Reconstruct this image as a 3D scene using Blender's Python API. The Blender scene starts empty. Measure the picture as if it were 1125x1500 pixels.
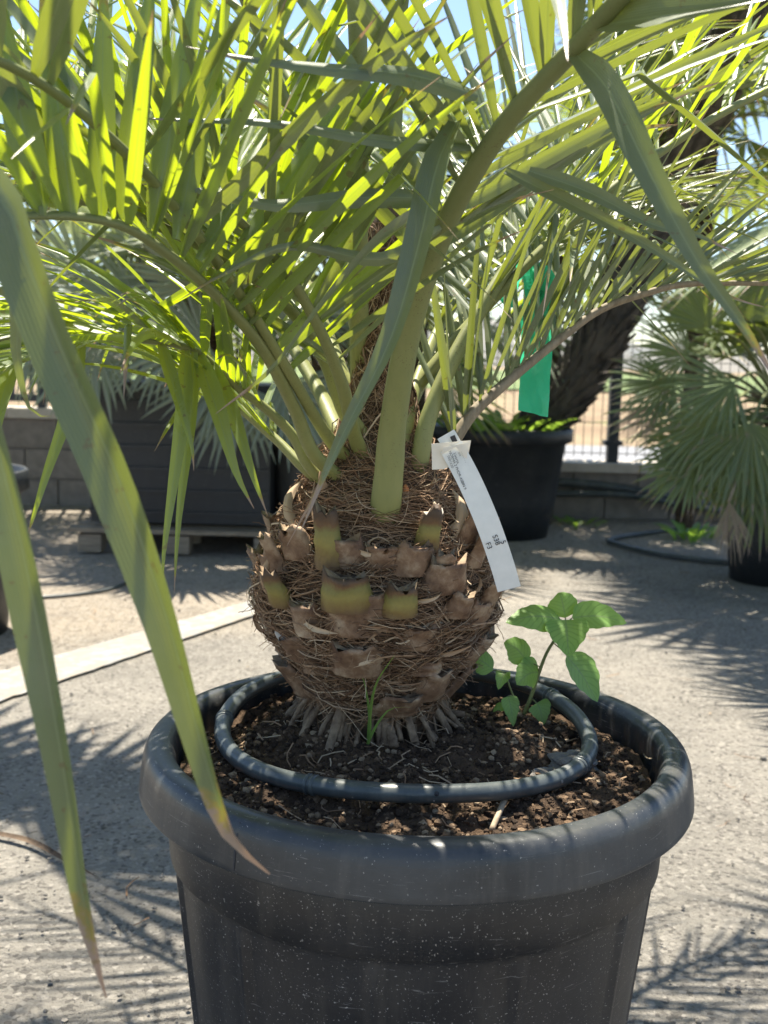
import bpy, math, random
from mathutils import Vector, Matrix, noise
random.seed(11)
R = math.radians
SC = bpy.context.scene
COL = SC.collection
# ------------------------------------------------------------------ camera
F_PX, PITCH, ROLL = 1600.0, R(7.78), R(1.4)
CAM_Z = 0.94
_ex = Vector((1, 0, 0)); _fw = Vector((0, math.cos(PITCH), -math.sin(PITCH))); _up0 = _ex.cross(_fw)
_rt = math.cos(ROLL) * _ex + math.sin(ROLL) * _up0
_up = -math.sin(ROLL) * _ex + math.cos(ROLL) * _up0
CAM = Vector((0, 0, CAM_Z))
cd = bpy.data.cameras.new('camera'); cam = bpy.data.objects.new('camera', cd); COL.objects.link(cam)
cd.sensor_fit = 'VERTICAL'; cd.sensor_height = 36; cd.lens = 36 * F_PX / 1500
cd.clip_start = 0.02; cd.clip_end = 6000
m = Matrix((_rt, _up, -_fw)).transposed().to_4x4(); m.translation = CAM
cam.matrix_world = m
cd.dof.use_dof = True; cd.dof.focus_distance = 1.16; cd.dof.aperture_fstop = cd.lens / 4.6
SC.camera = cam
# ------------------------------------------------------------------ light
SUN_EL, SUN_AZ = R(73), R(-10)          # azimuth measured from +Y (view direction) towards +X
sdir = Vector((math.sin(SUN_AZ) * math.cos(SUN_EL), math.cos(SUN_AZ) * math.cos(SUN_EL), math.sin(SUN_EL)))
w = bpy.data.worlds.new('World'); SC.world = w; w.use_nodes = True
nt = w.node_tree; nt.nodes.clear()
sky = nt.nodes.new('ShaderNodeTexSky'); sky.sky_type = 'NISHITA'; sky.sun_disc = False
sky.sun_elevation = SUN_EL; sky.sun_rotation = SUN_AZ; sky.air_density = 1.0; sky.dust_density = 0.5; sky.ozone_density = 1.6
bg = nt.nodes.new('ShaderNodeBackground'); bg.inputs[1].default_value = 0.085
wo = nt.nodes.new('ShaderNodeOutputWorld'); nt.links.new(sky.outputs[0], bg.inputs[0]); nt.links.new(bg.outputs[0], wo.inputs[0])
sl = bpy.data.lights.new('sun', 'SUN'); sl.energy = 5.0; sl.angle = R(0.53); sl.color = (1, .93, .80)
so = bpy.data.objects.new('sun', sl); COL.objects.link(so); so.rotation_euler = (-sdir).to_track_quat('-Z', 'Y').to_euler()
SC.view_settings.view_transform = 'Standard'; SC.view_settings.look = 'None'
SC.view_settings.gamma = 1; SC.view_settings.use_curve_mapping = False; SC.view_settings.exposure = 1.5
SC.render.engine = 'CYCLES'
SC.cycles.max_bounces = 7; SC.cycles.diffuse_bounces = 4; SC.cycles.transmission_bounces = 5; SC.cycles.transparent_max_bounces = 4

def ray(px, py):
    X = (px - 562.5) / F_PX; Y = -(py - 750) / F_PX
    return X * _rt + Y * _up + _fw
def P(px, py, d):                       # pixel at forward distance d (metres along +Y)
    r = ray(px, py); return CAM + r * (d / r.y)
def G(px, py, z=0.0):                   # pixel on the horizontal plane z
    r = ray(px, py); return CAM + r * ((z - CAM_Z) / r.z)
def proj(v):
    q = Vector(v) - CAM; zc = q.dot(_fw)
    if zc < .03: return None
    return (562.5 + F_PX * q.dot(_rt) / zc, 750 - F_PX * q.dot(_up) / zc)

# ------------------------------------------------------------------ mesh helpers
class MB:
    def __init__(s): s.v = []; s.f = []; s.c = []; s.m = []
    def vert(s, p, c=(.5, 0, 0)): s.v.append(tuple(p)); s.c.append((c[0], c[1], c[2], 1)); return len(s.v) - 1
    def face(s, idx, mi=0): s.f.append(tuple(idx)); s.m.append(mi)
    def add(s, o):
        k = len(s.v); s.v += o.v; s.c += o.c; s.f += [tuple(i + k for i in f) for f in o.f]; s.m += o.m
    def tube(s, pts, rad, n=8, rnd=.5, caps=True, flat=1.0, mi=0, upv=None):
        pts = [Vector(p) for p in pts]; N = len(pts); rings = []
        if not hasattr(rad, '__len__'): rad = [rad] * N
        pu = upv
        for i, p in enumerate(pts):
            t = (pts[min(i + 1, N - 1)] - pts[max(i - 1, 0)])
            t = t.normalized() if t.length > 1e-9 else Vector((0, 0, 1))
            if pu is None: pu = Vector((0, 0, 1)) if abs(t.z) < .9 else Vector((1, 0, 0))
            a = t.cross(pu)
            a = a.normalized() if a.length > 1e-6 else Vector((1, 0, 0))
            b = a.cross(t).normalized(); pu = b
            ring = []
            for k in range(n):
                th = 2 * math.pi * k / n
                ring.append(s.vert(p + a * (math.cos(th) * rad[i]) + b * (math.sin(th) * rad[i] * flat), (rnd, i / max(1, N - 1), k / n)))
            rings.append(ring)
        for i in range(N - 1):
            for k in range(n):
                s.face((rings[i][k], rings[i][(k + 1) % n], rings[i + 1][(k + 1) % n], rings[i + 1][k]), mi)
        if caps: s.face(rings[0][::-1], mi); s.face(rings[-1], mi)
    def box(s, c, sx, sy, sz, rz=0, rnd=.5, mi=0):
        c = Vector(c); M = Matrix.Rotation(rz, 3, 'Z'); k = len(s.v)
        for dx in (-1, 1):
            for dy in (-1, 1):
                for dz in (-1, 1): s.vert(c + M @ Vector((dx * sx / 2, dy * sy / 2, dz * sz / 2)), (rnd, dz * .5 + .5, 0))
        for f in ((0, 1, 3, 2), (4, 6, 7, 5), (0, 4, 5, 1), (2, 3, 7, 6), (0, 2, 6, 4), (1, 5, 7, 3)): s.face([k + i for i in f], mi)
    def lathe(s, prof, c=(0, 0, 0), n=96, fn=None, rnd=.5, close=False):
        rings = []
        for j, (r, z) in enumerate(prof):
            ring = []
            for k in range(n):
                th = 2 * math.pi * k / n; rr = fn(r, z, th, j) if fn else r
                ring.append(s.vert((c[0] + rr * math.cos(th), c[1] + rr * math.sin(th), c[2] + z), (rnd, j / len(prof), k / n)))
            rings.append(ring)
        for j in range(len(prof) - 1):
            for k in range(n):
                s.face((rings[j][k], rings[j][(k + 1) % n], rings[j + 1][(k + 1) % n], rings[j + 1][k]))
        return rings
def root_of(o):
    while o.parent: o = o.parent
    return o
def mk(name, mb, mats, parent=None, smooth=True, **props):
    me = bpy.data.meshes.new(name)
    off = root_of(parent).location if parent else Vector((0, 0, 0))
    me.from_pydata([(v[0] - off.x, v[1] - off.y, v[2] - off.z) for v in mb.v], [], mb.f)
    if not isinstance(mats, (list, tuple)): mats = [mats]
    for q in mats: me.materials.append(q)
    if mb.c:
        at = me.color_attributes.new('lv', 'FLOAT_COLOR', 'POINT')
        at.data.foreach_set('color', [x for c in mb.c for x in c])
    me.polygons.foreach_set('use_smooth', [smooth] * len(me.polygons))
    if any(mb.m): me.polygons.foreach_set('material_index', mb.m)
    me.update()
    o = bpy.data.objects.new(name, me); COL.objects.link(o)
    if parent: o.parent = parent
    for k, v in props.items(): o[k] = v
    return o
def thing(name, label, cat, loc, group=None):
    o = bpy.data.objects.new(name, None); COL.objects.link(o); o.location = loc; o.empty_display_size = .05
    o['label'] = label; o['category'] = cat
    if group: o['group'] = group
    return o

# ------------------------------------------------------------------ materials
def mat(name):
    q = bpy.data.materials.new(name); q.use_nodes = True; n = q.node_tree; n.nodes.clear()
    out = n.nodes.new('ShaderNodeOutputMaterial'); return q, n, out
def nd(n, t, ins=None, **kw):
    x = n.nodes.new(t)
    for k, v in kw.items(): setattr(x, k, v)
    if ins:
        for k, v in ins.items():
            if hasattr(v, 'is_linked') or isinstance(v, bpy.types.NodeSocket): n.links.new(v, x.inputs[k])
            else: x.inputs[k].default_value = v
    return x
def ramp(n, fac, stops, interp='LINEAR'):
    r = n.nodes.new('ShaderNodeValToRGB'); r.color_ramp.interpolation = interp
    el = r.color_ramp.elements
    while len(el) > 1: el.remove(el[-1])
    for i, (p, c) in enumerate(stops):
        e = el[0] if i == 0 else el.new(p)
        e.position = p; e.color = (c[0], c[1], c[2], 1) if hasattr(c, '__len__') else (c, c, c, 1)
    n.links.new(fac, r.inputs[0]); return r.outputs[0]
def mixc(n, f, a, b, mode='MIX'):
    x = n.nodes.new('ShaderNodeMix'); x.data_type = 'RGBA'; x.blend_type = mode
    for s, v in ((x.inputs['Factor'], f), (x.inputs[6], a), (x.inputs[7], b)):
        if isinstance(v, bpy.types.NodeSocket): n.links.new(v, s)
        else: s.default_value = v if not hasattr(v, '__len__') or len(v) == 4 else (*v, 1)
    return x.outputs[2]
def mth(n, op, a, b=0.0, clamp=False):
    x = n.nodes.new('ShaderNodeMath'); x.operation = op; x.use_clamp = clamp
    for i, v in enumerate((a, b)):
        if isinstance(v, bpy.types.NodeSocket): n.links.new(v, x.inputs[i])
        else: x.inputs[i].default_value = v
    return x.outputs[0]
def attr(n):
    a = nd(n, 'ShaderNodeAttribute', attribute_name='lv'); s = nd(n, 'ShaderNodeSeparateColor', {0: a.outputs[0]}); return s.outputs
def noise_(n, scale, detail=4, rough=.55, vec=None, dist=0):
    x = nd(n, 'ShaderNodeTexNoise', {'Scale': scale, 'Detail': detail, 'Roughness': rough, 'Distortion': dist})
    if vec is not None: n.links.new(vec, x.inputs['Vector'])
    return x.outputs[0]
def pos(n): return nd(n, 'ShaderNodeNewGeometry').outputs['Position']
def bump(n, h, strength, dist=.01):
    return nd(n, 'ShaderNodeBump', {'Height': h, 'Strength': strength, 'Distance': dist}).outputs[0]
def pbsdf(n, col, rough, normal=None, spec=.5, metal=0.0):
    b = nd(n, 'ShaderNodeBsdfPrincipled')
    for k, v in (('Base Color', col), ('Roughness', rough), ('Specular IOR Level', spec), ('Metallic', metal)):
        if isinstance(v, bpy.types.NodeSocket): n.links.new(v, b.inputs[k])
        else: b.inputs[k].default_value = (*v, 1) if hasattr(v, '__len__') and len(v) == 3 else v
    if normal is not None: n.links.new(normal, b.inputs['Normal'])
    return b.outputs[0]

def leaf_mat(name, ca, cb, tr, trf, rough=.38, dry=True, ribs=15, pinn=False):
    q, n, out = mat(name); A = attr(n)           # R random, G along, B across
    base = mixc(n, A[0], ca, cb)
    nz = noise_(n, 22, 4, .6, pos(n)); fine = noise_(n, 140, 3, .6, pos(n))
    base = mixc(n, mth(n, 'MULTIPLY', nz, .45), base, (cb[0] * 1.2, cb[1] * 1.05, cb[2] * .9), 'MIX')
    off = mth(n, 'ABSOLUTE', mth(n, 'SUBTRACT', A[2], .5))
    if pinn: ph = mth(n, 'SUBTRACT', mth(n, 'MULTIPLY', A[1], 50), mth(n, 'MULTIPLY', off, 26))
    else: ph = mth(n, 'ADD', mth(n, 'MULTIPLY', A[2], 6.283 * ribs), mth(n, 'MULTIPLY', nz, 7))
    vein = mth(n, 'SINE', ph)
    if pinn: vein = mth(n, 'POWER', mth(n, 'MAXIMUM', vein, 0), 4)
    vein01 = mth(n, 'MULTIPLY_ADD', vein, .5); n.nodes[-1].inputs[2].default_value = .5
    amp = mth(n, 'MULTIPLY', vein, .55) if pinn else mth(n, 'MULTIPLY', vein01, mth(n, 'MULTIPLY', fine, .22))
    base = mixc(n, amp, base, (ca[0] * .45, ca[1] * .5, ca[2] * .45))
    dust = ramp(n, noise_(n, 9, 5, .7, pos(n)), [(.5, 0), (.75, 1)])
    base = mixc(n, mth(n, 'MULTIPLY', dust, .30), base, (.25, .26, .21))
    mid = mth(n, 'LESS_THAN', off, .028)
    base = mixc(n, mth(n, 'MULTIPLY', mid, .5), base, (.30, .35, .17))
    trc = mixc(n, mth(n, 'MULTIPLY', vein01, .22), tr, (tr[0] * .6, tr[1] * .7, tr[2]))
    trc = mixc(n, mth(n, 'MULTIPLY', mid, .6), trc, (tr[0] * .35, tr[1] * .45, .01))
    if dry:
        wob = mth(n, 'MULTIPLY', noise_(n, 60, 4, .7, pos(n)), .20)
        al = mth(n, 'ADD', mth(n, 'ADD', A[1], mth(n, 'MULTIPLY', off, .05)), mth(n, 'SUBTRACT', wob, .10))
        thr = mth(n, 'MULTIPLY_ADD', A[0], .09); n.nodes[-1].inputs[2].default_value = .87
        x = mth(n, 'SUBTRACT', al, thr)
        dryf = ramp(n, x, [(0, 0), (.03, 1)]); edge = ramp(n, mth(n, 'ADD', x, .03), [(0, 0), (.03, 1)])
        base = mixc(n, mth(n, 'MULTIPLY', edge, .7), base, (.30, .21, .05)); trc = mixc(n, mth(n, 'MULTIPLY', edge, .6), trc, (.5, .3, .02))
        base = mixc(n, dryf, base, (.33, .255, .20)); trc = mixc(n, dryf, trc, (.22, .12, .06))
        sp = mth(n, 'GREATER_THAN', noise_(n, 95, 2, .5, pos(n)), .70)
        base = mixc(n, mth(n, 'MULTIPLY', sp, .55), base, (.16, .11, .05)); trc = mixc(n, mth(n, 'MULTIPLY', sp, .6), trc, (.25, .2, .02))
    nrm = bump(n, vein, .12, .0015)
    rg_ = mth(n, 'MULTIPLY_ADD', nz, .25); n.nodes[-1].inputs[2].default_value = rough - .12
    p = pbsdf(n, base, rg_, nrm, .55)
    t = nd(n, 'ShaderNodeBsdfTranslucent', {'Color': trc}); n.links.new(nrm, t.inputs['Normal'])
    mx = nd(n, 'ShaderNodeMixShader', {0: trf}); n.links.new(p, mx.inputs[1]); n.links.new(t.outputs[0], mx.inputs[2])
    n.links.new(mx.outputs[0], out.inputs[0]); return q
M = {}
M['leaflet'] = leaf_mat('palm_leaflet', (.060, .105, .066), (.150, .195, .088), (.64, .78, .012), .34, .30)
M['shadeleaflet'] = leaf_mat('shaded_leaflet', (.070, .105, .074), (.165, .195, .115), (.52, .60, .04), .17, .32)  # greyer, less translucent copy of the leaflet material, shade put into its colour
M['fan'] = leaf_mat('fan_leaf', (.085, .13, .075), (.16, .205, .10), (.46, .56, .05), .30, .42)
M['silver'] = leaf_mat('silver_fan_leaf', (.17, .21, .17), (.27, .31, .24), (.42, .5, .14), .30, .45, dry=False)
M['deadfan'] = leaf_mat('dead_fan_leaf', (.26, .20, .15), (.36, .29, .22), (.3, .2, .1), .25, .6, dry=False)
M['weed'] = leaf_mat('broad_leaf', (.16, .32, .085), (.22, .39, .11), (.46, .70, .07), .42, .45, dry=False, pinn=True)

def simple(name, c1, c2, scale, rough=.6, bs=.3, bd=.004, detail=6, spec=.4, vec_stretch=None, c3=None, t3=.66, useattr=0):
    q, n, out = mat(name); pv = pos(n)
    if vec_stretch: pv = nd(n, 'ShaderNodeVectorMath', {0: pv, 1: vec_stretch}, operation='MULTIPLY').outputs[0]
    nz = noise_(n, scale, detail, .62, pv)
    f = ramp(n, nz, [(.32, 0), (.68, 1)])
    c = mixc(n, f, c1, c2)
    if useattr:
        A = attr(n); c = mixc(n, mth(n, 'MULTIPLY', A[0], useattr), c, (c2[0] * 1.9, c2[1] * 1.8, c2[2] * 1.6))
    if c3: c = mixc(n, ramp(n, noise_(n, scale * 3.1, 3, .6, pv), [(t3, 0), (t3 + .06, 1)]), c, c3)
    p = pbsdf(n, c, rough, bump(n, nz, bs, bd), spec); n.links.new(p, out.inputs[0]); return q
M['petiole'] = None
def petiole_mat():
    q, n, out = mat('palm_petiole'); A = attr(n); pv = pos(n)
    c = mixc(n, A[1], (.27, .275, .095), (.145, .17, .07))
    st = noise_(n, 60, 4, .6, nd(n, 'ShaderNodeVectorMath', {0: pv, 1: (2.5, 2.5, .35)}, operation='MULTIPLY').outputs[0])
    c = mixc(n, mth(n, 'MULTIPLY', st, .5), c, (.12, .15, .06))
    spk = ramp(n, noise_(n, 420, 3, .7, pv), [(.60, 0), (.66, 1)])
    patch = ramp(n, noise_(n, 16, 3, .6, pv), [(.45, 0), (.62, 1)])
    c = mixc(n, mth(n, 'MULTIPLY', mth(n, 'MULTIPLY', spk, patch), .75), c, (.09, .06, .03))
    n.links.new(pbsdf(n, c, .5, bump(n, st, .12, .003), .4), out.inputs[0]); return q
M['petiole'] = petiole_mat()
M['drypet'] = simple('dry_petiole', (.16, .125, .08), (.30, .25, .17), 40, .7, .4, .003, vec_stretch=(3, 3, .6))
M['boot'] = None
def boot_mat():
    q, n, out = mat('cut_leaf_base'); A = attr(n); pv = pos(n)
    nz = noise_(n, 34, 5, .65, pv)
    x = mth(n, 'ADD', A[1], mth(n, 'MULTIPLY', mth(n, 'SUBTRACT', nz, .5), .5))
    fresh = ramp(n, x, [(.0, (.14, .085, .045)), (.18, (.21, .145, .05)), (.4, (.27, .225, .065)), (.58, (.20, .185, .06)), (.7, (.15, .085, .04)), (.84, (.085, .055, .035))])
    old = ramp(n, nz, [(.3, (.075, .038, .022)), (.5, (.21, .13, .078)), (.72, (.42, .325, .22))])
    c = mixc(n, mth(n, 'GREATER_THAN', A[0], .5), old, fresh)
    n.links.new(pbsdf(n, c, .62, bump(n, nz, .6, .006), .35), out.inputs[0]); return q
M['boot'] = boot_mat()
M['cut'] = simple('cut_face', (.11, .065, .035), (.33, .25, .16), 60, .8, .5, .004)
def fibre_mat():
    q, n, out = mat('brown_fibre'); A = attr(n)
    c = ramp(n, A[0], [(0, (.055, .029, .016)), (.35, (.18, .102, .056)), (.75, (.34, .225, .135)), (1, (.52, .41, .28))])
    n.links.new(pbsdf(n, c, .75, None, .3), out.inputs[0]); return q
M['fibre'] = fibre_mat()
M['trunk'] = simple('palm_trunk', (.045, .03, .02), (.14, .095, .06), 30, .85, .9, .012, 8)
M['root'] = simple('root', (.075, .045, .027), (.29, .21, .135), 60, .85, .7, .006, 6)
M['dktrunk'] = simple('dark_boot_trunk', (.045, .04, .034), (.13, .11, .09), 9, .9, .8, .03)
def soil_mat():
    q, n, out = mat('soil'); pv = pos(n)
    a = noise_(n, 28, 8, .7, pv); b = noise_(n, 160, 6, .7, pv)
    c = mixc(n, ramp(n, a, [(.35, 0), (.7, 1)]), (.060, .040, .027), (.155, .10, .062))
    c = mixc(n, ramp(n, b, [(.56, 0), (.68, 1)]), c, (.24, .155, .095))
    n.links.new(pbsdf(n, c, .9, bump(n, b, 1.0, .01), .2), out.inputs[0]); return q
M['soil'] = soil_mat()
def clod_mat():
    q, n, out = mat('soil_clod'); A = attr(n); b = noise_(n, 190, 6, .7, pos(n))
    c = ramp(n, A[0], [(0, (.034, .023, .016)), (.5, (.095, .062, .039)), (.8, (.23, .15, .09)), (1, (.40, .30, .2))])
    c = mixc(n, mth(n, 'MULTIPLY', b, .4), c, (.03, .02, .015))
    n.links.new(pbsdf(n, c, .9, bump(n, b, .8, .004), .2), out.inputs[0]); return q
M['clod'] = clod_mat()
def plastic(name, base, dust, rough=.38, speck=.69, amt=.5):
    q, n, out = mat(name); pv = pos(n)
    mp = lambda v: nd(n, 'ShaderNodeVectorMath', {0: pv, 1: v}, operation='MULTIPLY').outputs[0]
    a = noise_(n, 7, 6, .65, pv); s_ = noise_(n, 430, 2, .5, pv); s2 = noise_(n, 150, 2, .5, pv)
    sc = noise_(n, 60, 5, .7, mp((1, 1, 5))); run = noise_(n, 30, 5, .7, mp((1, 1, .12))); scr = noise_(n, 34, 2, .5, mp((.5, .5, 9)), 1.5)
    c = mixc(n, mth(n, 'MULTIPLY', ramp(n, a, [(.38, 0), (.72, 1)]), amt), base, dust)
    c = mixc(n, mth(n, 'MULTIPLY', ramp(n, run, [(.5, 0), (.72, 1)]), .45), c, (dust[0] * 1.1, dust[1] * 1.05, dust[2] * .95))
    c = mixc(n, mth(n, 'MULTIPLY', ramp(n, sc, [(.58, 0), (.74, 1)]), .35), c, dust)
    c = mixc(n, mth(n, 'MULTIPLY', ramp(n, scr, [(.695, 0), (.715, 1)]), .35), c, (.30, .29, .28))
    c = mixc(n, mth(n, 'MULTIPLY', ramp(n, s_, [(speck, 0), (speck + .05, 1)]), .7), c, (.42, .40, .37))
    c = mixc(n, mth(n, 'MULTIPLY', ramp(n, s2, [(.74, 0), (.77, 1)]), .6), c, (.38, .35, .31))
    r = mth(n, 'MULTIPLY_ADD', a, .35); n.nodes[-1].inputs[2].default_value = rough - .12
    n.links.new(pbsdf(n, c, r, bump(n, mth(n, 'ADD', sc, a), .10, .003), .5), out.inputs[0]); return q
M['pot'] = plastic('black_pot_plastic', (.009, .010, .013), (.055, .052, .050), .40, .665)
M['rim'] = plastic('pot_rim_plastic', (.022, .026, .030), (.10, .10, .098), .30, .70)
M['pipe'] = plastic('irrigation_tube', (.048, .058, .060), (.15, .16, .155), .30, .74, .4)
M['bgpot'] = plastic('background_pot', (.010, .013, .017), (.032, .035, .038), .45)
M['greypot'] = plastic('grey_pot', (.10, .105, .11), (.18, .18, .17), .5)
def ground_mat():
    q, n, out = mat('concrete_yard'); pv = pos(n)
    a = noise_(n, 1.3, 8, .65, pv); b = noise_(n, 34, 6, .7, pv); g = noise_(n, 170, 5, .75, pv)
    grey = mixc(n, ramp(n, a, [(.35, 0), (.68, 1)]), (.35, .325, .285), (.50, .458, .395))
    sand = mixc(n, ramp(n, b, [(.35, 0), (.7, 1)]), (.46, .39, .31), (.58, .50, .40))
    sep = nd(n, 'ShaderNodeSeparateXYZ', {0: pv})
    L = mth(n, 'SUBTRACT', sep.outputs[1], mth(n, 'MULTIPLY', sep.outputs[0], .93))
    f = ramp(n, mth(n, 'MULTIPLY', mth(n, 'ADD', L, mth(n, 'MULTIPLY', a, 1.6)), .1), [(.47, 0), (.54, 1)])
    c = mixc(n, f, grey, sand)
    c = mixc(n, mth(n, 'MULTIPLY', ramp(n, b, [(.3, 1), (.5, 0)]), .3), c, (.17, .16, .15))
    c = mixc(n, mth(n, 'MULTIPLY', ramp(n, g, [(.30, 1), (.47, 0)]), .75), c, (.11, .105, .10))
    c = mixc(n, mth(n, 'MULTIPLY', ramp(n, g, [(.6, 0), (.72, 1)]), .5), c, (.62, .57, .49))
    st_ = noise_(n, 5, 7, .7, pv, .6)
    c = mixc(n, mth(n, 'MULTIPLY', ramp(n, st_, [(.50, 0), (.70, 1)]), .45), c, (.20, .185, .165))
    vo = nd(n, 'ShaderNodeTexVoronoi', {'Scale': 130.0, 'Vector': pv}); vs = nd(n, 'ShaderNodeSeparateColor', {0: vo.outputs['Color']})
    c = mixc(n, mth(n, 'MULTIPLY', mth(n, 'GREATER_THAN', vs.outputs[0], .86), .6), c, (.13, .12, .11))
    c = mixc(n, mth(n, 'MULTIPLY', mth(n, 'LESS_THAN', vs.outputs[1], .12), .55), c, (.62, .57, .50))
    h = mth(n, 'ADD', mth(n, 'ADD', mth(n, 'MULTIPLY', g, .5), b), mth(n, 'MULTIPLY', vs.outputs[2], .22))
    n.links.new(pbsdf(n, c, .88, bump(n, h, 1.0, .03), .12), out.inputs[0]); return q
M['ground'] = ground_mat()
M['line'] = simple('white_paint', (.20, .197, .188), (.31, .306, .292), 9, .85, .5, .006, spec=.08, c3=(.27, .24, .20), t3=.48)
M['field'] = simple('field_soil', (.17, .115, .065), (.24, .18, .105), .35, .95, .3, .02, c3=(.30, .32, .13), t3=.60)
M['crop'] = simple('crop_green', (.08, .125, .035), (.15, .18, .06), .08, .9)
M['road'] = simple('pale_road', (.17, .172, .18), (.22, .222, .228), 2, .8)
M['hill'] = simple('far_hill', (.13, .14, .14), (.20, .185, .16), .02, .95)
M['block'] = simple('concrete_block', (.19, .168, .145), (.28, .25, .215), 14, .9, .5, .006)
M['coping'] = simple('coping_stone', (.46, .41, .34), (.60, .54, .46), 16, .85, .5, .006)
M['mortar'] = simple('mortar', (.20, .185, .165), (.27, .25, .22), 20, .9)
M['metal'] = simple('dark_post_paint', (.030, .036, .046), (.05, .056, .066), 20, .45)
M['wire'] = simple('fence_wire', (.07, .085, .085), (.11, .125, .12), 20, .45)
M['wood'] = simple('pallet_wood', (.16, .125, .09), (.33, .27, .2), 20, .8, .4, vec_stretch=(.5, 6, 6))
M['paper'] = simple('tag_plastic', (.70, .72, .70), (.80, .81, .79), 40, .45, .05)
M['cream'] = simple('cream_paper', (.74, .68, .58), (.82, .77, .67), 60, .7, .1)
M['ink'] = simple('ink', (.02, .02, .025), (.035, .035, .04), 50, .6)
M['greyink'] = simple('faded_ink', (.16, .16, .16), (.24, .24, .24), 50, .6)
M['twig'] = simple('dry_straw', (.24, .18, .12), (.44, .35, .24), 80, .8, .2)
M['stone'] = simple('grey_bark_chunk', (.10, .095, .085), (.24, .22, .195), 60, .9, .9, .008, 8)
M['orange'] = simple('orange_scar', (.45, .16, .05), (.55, .24, .09), 60, .6)
def ribbon_mat():
    q, n, out = mat('green_ribbon'); nz = noise_(n, 30, 4, .6, pos(n))
    c = mixc(n, nz, (.03, .38, .20), (.07, .52, .30))
    p = pbsdf(n, c, .22, bump(n, nz, .5, .01), .6); t = nd(n, 'ShaderNodeBsdfTranslucent', {'Color': (.08, .78, .42, 1)})
    mx = nd(n, 'ShaderNodeMixShader', {0: .5}); n.links.new(p, mx.inputs[1]); n.links.new(t.outputs[0], mx.inputs[2]); n.links.new(mx.outputs[0], out.inputs[0]); return q
M['ribbon'] = ribbon_mat()

# ------------------------------------------------------------------ curves and blades
def spline(pts, n):
    pts = [Vector(p) for p in pts]
    P0 = [pts[0] * 2 - pts[1]] + pts + [pts[-1] * 2 - pts[-2]]
    seg = []
    for i in range(1, len(P0) - 2):
        a, b, c, d = P0[i - 1:i + 3]
        for k in range(16):
            t = k / 16
            seg.append(.5 * ((2 * b) + (c - a) * t + (2 * a - 5 * b + 4 * c - d) * t * t + (3 * b - a - 3 * c + d) * t ** 3))
    seg.append(pts[-1])
    L = [0]
    for i in range(1, len(seg)): L.append(L[-1] + (seg[i] - seg[i - 1]).length)
    out = []; j = 0
    for k in range(n):
        s = L[-1] * k / (n - 1)
        while j < len(L) - 2 and L[j + 1] < s: j += 1
        f = (s - L[j]) / max(1e-9, L[j + 1] - L[j]); out.append(seg[j].lerp(seg[j + 1], min(1, max(0, f))))
    return out
def blade(path, width, wdir, rnd, fold=.22, twist=0, shape=None, mb=None, fold_end=.0, cross=2):
    """a folded strap leaf along a path; wdir = direction across the blade"""
    mb = mb or MB(); N = len(path); rows = []
    for i, p in enumerate(path):
        t = i / (N - 1)
        tan = (path[min(i + 1, N - 1)] - path[max(i - 1, 0)]).normalized()
        wd = Vector(wdir) - tan * Vector(wdir).dot(tan)
        wd = wd.normalized() if wd.length > 1e-5 else tan.orthogonal().normalized()
        if twist: wd = Matrix.Rotation(twist * t, 3, tan) @ wd
        nm = tan.cross(wd)
        if shape: ww = shape(t)
        else:
            ww = min(1, .30 + t * 5) * (1 - max(0, (t - .25) / .75) ** 2.1 * .97)
        ww *= width * .5; fd = fold * ww
        row = [mb.vert(p - wd * ww + nm * fd, (rnd, t, 0)), mb.vert(p - wd * ww * .5 + nm * fd * .35, (rnd, t, .25)), mb.vert(p - nm * fd * .3, (rnd, t, .5)),
               mb.vert(p + wd * ww * .5 + nm * fd * .35, (rnd, t, .75)), mb.vert(p + wd * ww + nm * fd, (rnd, t, 1))]
        rows.append(row)
    for i in range(N - 1):
        for k in range(4): mb.face((rows[i][k], rows[i][k + 1], rows[i + 1][k + 1], rows[i + 1][k]))
    return mb
def rachis_tube(pts, r0, r1, mb=None, rnd=.5, flat=.75, n=10, pw=1.0):
    mb = mb or MB(); N = len(pts)
    mb.tube(pts, [(r0 + (r1 - r0) * (i / (N - 1)) ** pw) * (1 + .45 * math.exp(-(i / (N - 1)) / .07)) * (1 + .05 * noise.noise((i * .6, r0 * 999, 0))) for i in range(N)], n, rnd, True, flat)
    return mb
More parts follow.
